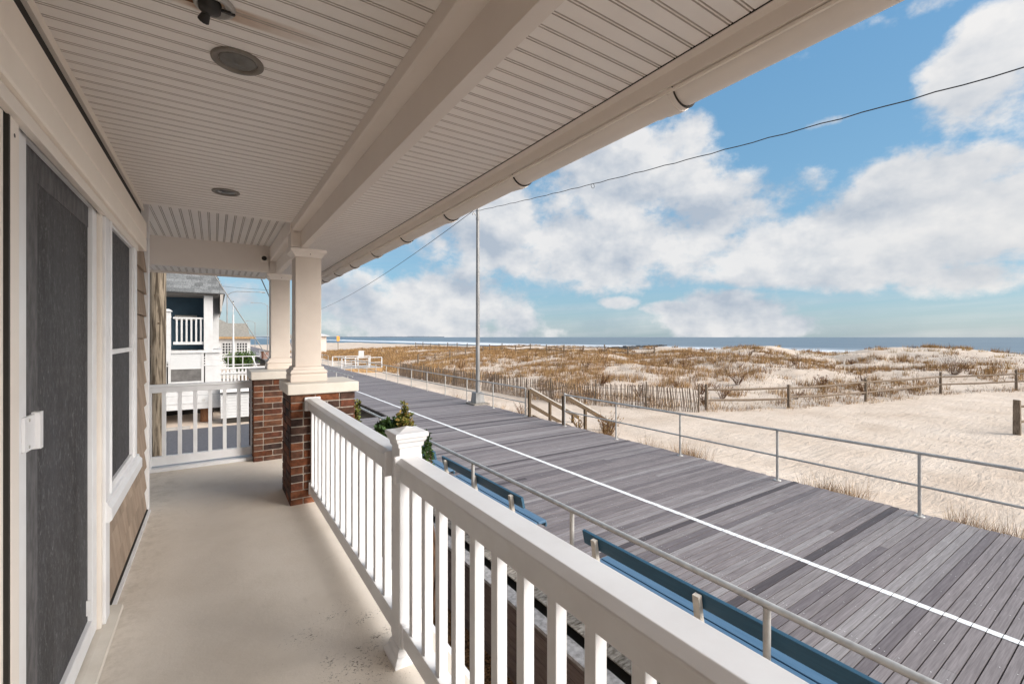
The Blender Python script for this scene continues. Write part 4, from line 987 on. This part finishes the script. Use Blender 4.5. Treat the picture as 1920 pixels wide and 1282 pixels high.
# ================================================================= WORLD
def azel(px,py):
    u=(px-960)/F_PX; v=-(py-632)/F_PX; a=yaw
    d=Vector((math.sin(a)+u*math.cos(a),math.cos(a)-u*math.sin(a),v)).normalized()
    return math.atan2(d.x,d.y),math.asin(d.z)
SUN_EL=R(29); SUN_AZ=R(142)     # compass style, clockwise from +Y
w=bpy.data.worlds.new('World'); sc.world=w; w.use_nodes=True; nt=w.node_tree; nt.nodes.clear()
outn=N(nt,'ShaderNodeOutputWorld'); sky=N(nt,'ShaderNodeTexSky'); sky.sky_type='NISHITA'; sky.sun_disc=False
sky.sun_elevation=SUN_EL; sky.sun_rotation=SUN_AZ; sky.air_density=1.0; sky.dust_density=.6; sky.ozone_density=2.2
tc=N(nt,'ShaderNodeTexCoord'); D=tc.outputs['Generated']
sep=N(nt,'ShaderNodeSeparateXYZ'); nrm=N(nt,'ShaderNodeVectorMath',operation='NORMALIZE'); L(nt,D,nrm.inputs[0]); L(nt,nrm.outputs[0],sep.inputs[0])
az=math_n(nt,'ARCTAN2',sep.outputs['X'],sep.outputs['Y']); el=math_n(nt,'ARCSINE',sep.outputs['Z'])
cmb=N(nt,'ShaderNodeCombineXYZ'); L(nt,az,cmb.inputs[0]); L(nt,math_n(nt,'MULTIPLY',el,1.3),cmb.inputs[1])
nz=noise_n(nt,cmb.outputs[0],4.2,7,.58,0)
nz2=noise_n(nt,cmb.outputs[0],12,5,.66,0)
# clouds: (px,py,rx,ry,weight) given in the photo, turned to directions of the sky dome
CL=[(1130,460,370,90,1.0),(960,420,240,120,1.0),(1170,330,200,120,1.05),(1260,265,120,80,.85),(1370,400,170,90,1.0),(1500,450,260,80,1.1),(1640,400,150,70,1.0),(1760,370,220,95,1.15),(1900,370,140,110,1.1),(1700,455,320,90,1.15),(1800,520,170,42,1.0),(1500,500,240,45,1.0),
    (1850,150,150,120,.9),(1890,60,130,90,.85),(1720,10,160,40,.55),(1560,225,90,20,.15),(1440,330,60,30,.3),
    (850,565,165,80,1.15),(740,595,140,60,1.0),(960,600,70,50,1.0),(640,570,110,70,.9),(890,625,180,26,.9),(1350,592,120,44,1.5),(1420,610,110,26,1.4),(1265,578,60,18,1.2),(1160,568,50,17,.5),(930,490,80,26,.5),
    (430,560,150,50,.6),(380,480,250,50,.4)]
acc=None
for px,py,rx,ry,wt in CL:
    a0,e0=azel(px,py); a1,_=azel(px+rx*.7,py); a2,_=azel(px-rx*.7,py); ra=abs(a1-a2)/2/.7; e1=azel(px,py-ry)[1]; e2=azel(px,py+ry)[1]; re=abs(e1-e2)/2
    dx=math_n(nt,'MULTIPLY',math_n(nt,'SUBTRACT',az,a0),1/ra); dy=math_n(nt,'MULTIPLY',math_n(nt,'SUBTRACT',el,e0),1/re)
    q=math_n(nt,'ADD',math_n(nt,'MULTIPLY',dx,dx),math_n(nt,'MULTIPLY',dy,dy))
    b=math_n(nt,'MULTIPLY_ADD',q,-.75,wt*.72)
    acc=b if acc is None else math_n(nt,'MAXIMUM',acc,b)
acc=math_n(nt,'MAXIMUM',acc,-.55)
# elsewhere on the dome: broken cloud everywhere behind and above
back=ramp_v(nt,math_n(nt,'ABSOLUTE',math_n(nt,'SUBTRACT',az,R(38))),R(58),R(75))
backm=math_n(nt,'MULTIPLY_ADD',back,.95,-.60)
up=math_n(nt,'MULTIPLY_ADD',ramp_v(nt,el,R(40),R(60)),.9,-.60)
acc=math_n(nt,'MAXIMUM',acc,math_n(nt,'MAXIMUM',backm,up))
dens=math_n(nt,'ADD',acc,math_n(nt,'MULTIPLY_ADD',nz,2.7,-1.40))
dens=math_n(nt,'ADD',dens,math_n(nt,'MULTIPLY_ADD',nz2,1.3,-.65))
mask=N(nt,'ShaderNodeMapRange',interpolation_type='SMOOTHSTEP'); mask.inputs[1].default_value=-.14; mask.inputs[2].default_value=.46; L(nt,dens,mask.inputs[0])
# streaky thin cloud near the horizon
cs=N(nt,'ShaderNodeCombineXYZ'); L(nt,math_n(nt,'MULTIPLY',az,1.2),cs.inputs[0]); L(nt,math_n(nt,'MULTIPLY_ADD',az,-1.5,math_n(nt,'MULTIPLY',el,26)),cs.inputs[1])
stk=ramp_v(nt,noise_n(nt,cs.outputs[0],1.3,6,.55),.42,.75)
stk=math_n(nt,'MULTIPLY',math_n(nt,'MULTIPLY',stk,ramp_v(nt,el,R(16),R(2))),.5)
cover=math_n(nt,'MAXIMUM',mask.outputs[0],stk)
cover=math_n(nt,'MULTIPLY',cover,math_n(nt,'MULTIPLY_ADD',back,0,.96))
# cloud tone: bright tops, greyer bodies
sh=N(nt,'ShaderNodeCombineXYZ'); L(nt,math_n(nt,'ADD',az,.012),sh.inputs[0]); L(nt,math_n(nt,'MULTIPLY',math_n(nt,'ADD',el,.045),1.3),sh.inputs[1])
nzs=noise_n(nt,sh.outputs[0],4.2,5,.58,0)
lit=math_n(nt,'MULTIPLY_ADD',math_n(nt,'SUBTRACT',nz,nzs),4.2,.58,clamp=True)
thick=ramp_v(nt,dens,.3,1.6)
lit=math_n(nt,'SUBTRACT',lit,math_n(nt,'MULTIPLY',thick,.22),clamp=True)
cc=mix(nt,lit,(.52,.59,.69),(.98,.97,.965))
cc=mix(nt,ramp_v(nt,math_n(nt,'ABSOLUTE',math_n(nt,'SUBTRACT',az,R(142))),R(75),R(30)),cc,(1.0,.95,.89))
CB=N(nt,'ShaderNodeBackground'); L(nt,cc,CB.inputs[0]); 
sdv=N(nt,'ShaderNodeVectorMath',operation='DOT_PRODUCT'); L(nt,nrm.outputs[0],sdv.inputs[0]); sdv.inputs[1].default_value=(math.sin(SUN_AZ)*math.cos(SUN_EL),math.cos(SUN_AZ)*math.cos(SUN_EL),math.sin(SUN_EL))
fill_glow=math_n(nt,'POWER',math_n(nt,'MULTIPLY_ADD',sdv.outputs['Value'],.5,.5,clamp=True),26.0)  # added brightness on unseen cloud round the sun, to light the porch
L(nt,math_n(nt,'MULTIPLY_ADD',fill_glow,15.0,.66),CB.inputs[1])
SB=N(nt,'ShaderNodeBackground'); 
grad=ramp(nt,ramp_v(nt,el,R(0),R(30)),[(0,(1.75,2.75,3.5)),(.25,(1.3,2.85,4.0)),(1,(.95,2.45,4.15))])
hs=mix(nt,.68,sky.outputs[0],grad)
L(nt,hs,SB.inputs[0]); SB.inputs[1].default_value=.12
mx=N(nt,'ShaderNodeMixShader'); L(nt,cover,mx.inputs[0]); L(nt,SB.outputs[0],mx.inputs[1]); L(nt,CB.outputs[0],mx.inputs[2]); L(nt,mx.outputs[0],outn.inputs[0])
sun=bpy.data.lights.new('sun','SUN'); so=bpy.data.objects.new('sun',sun); col.objects.link(so)
sun.energy=.75; sun.angle=R(20); sun.color=(1,.95,.88)
sd=Vector((math.sin(SUN_AZ)*math.cos(SUN_EL),math.cos(SUN_AZ)*math.cos(SUN_EL),math.sin(SUN_EL)))
so.rotation_euler=sd.to_track_quat('Z','Y').to_euler()
sc.view_settings.view_transform='Standard'; sc.view_settings.look='None'; sc.view_settings.exposure=.43; sc.view_settings.gamma=1
sc.cycles.max_bounces=8; sc.cycles.diffuse_bounces=5; sc.cycles.use_denoising=True
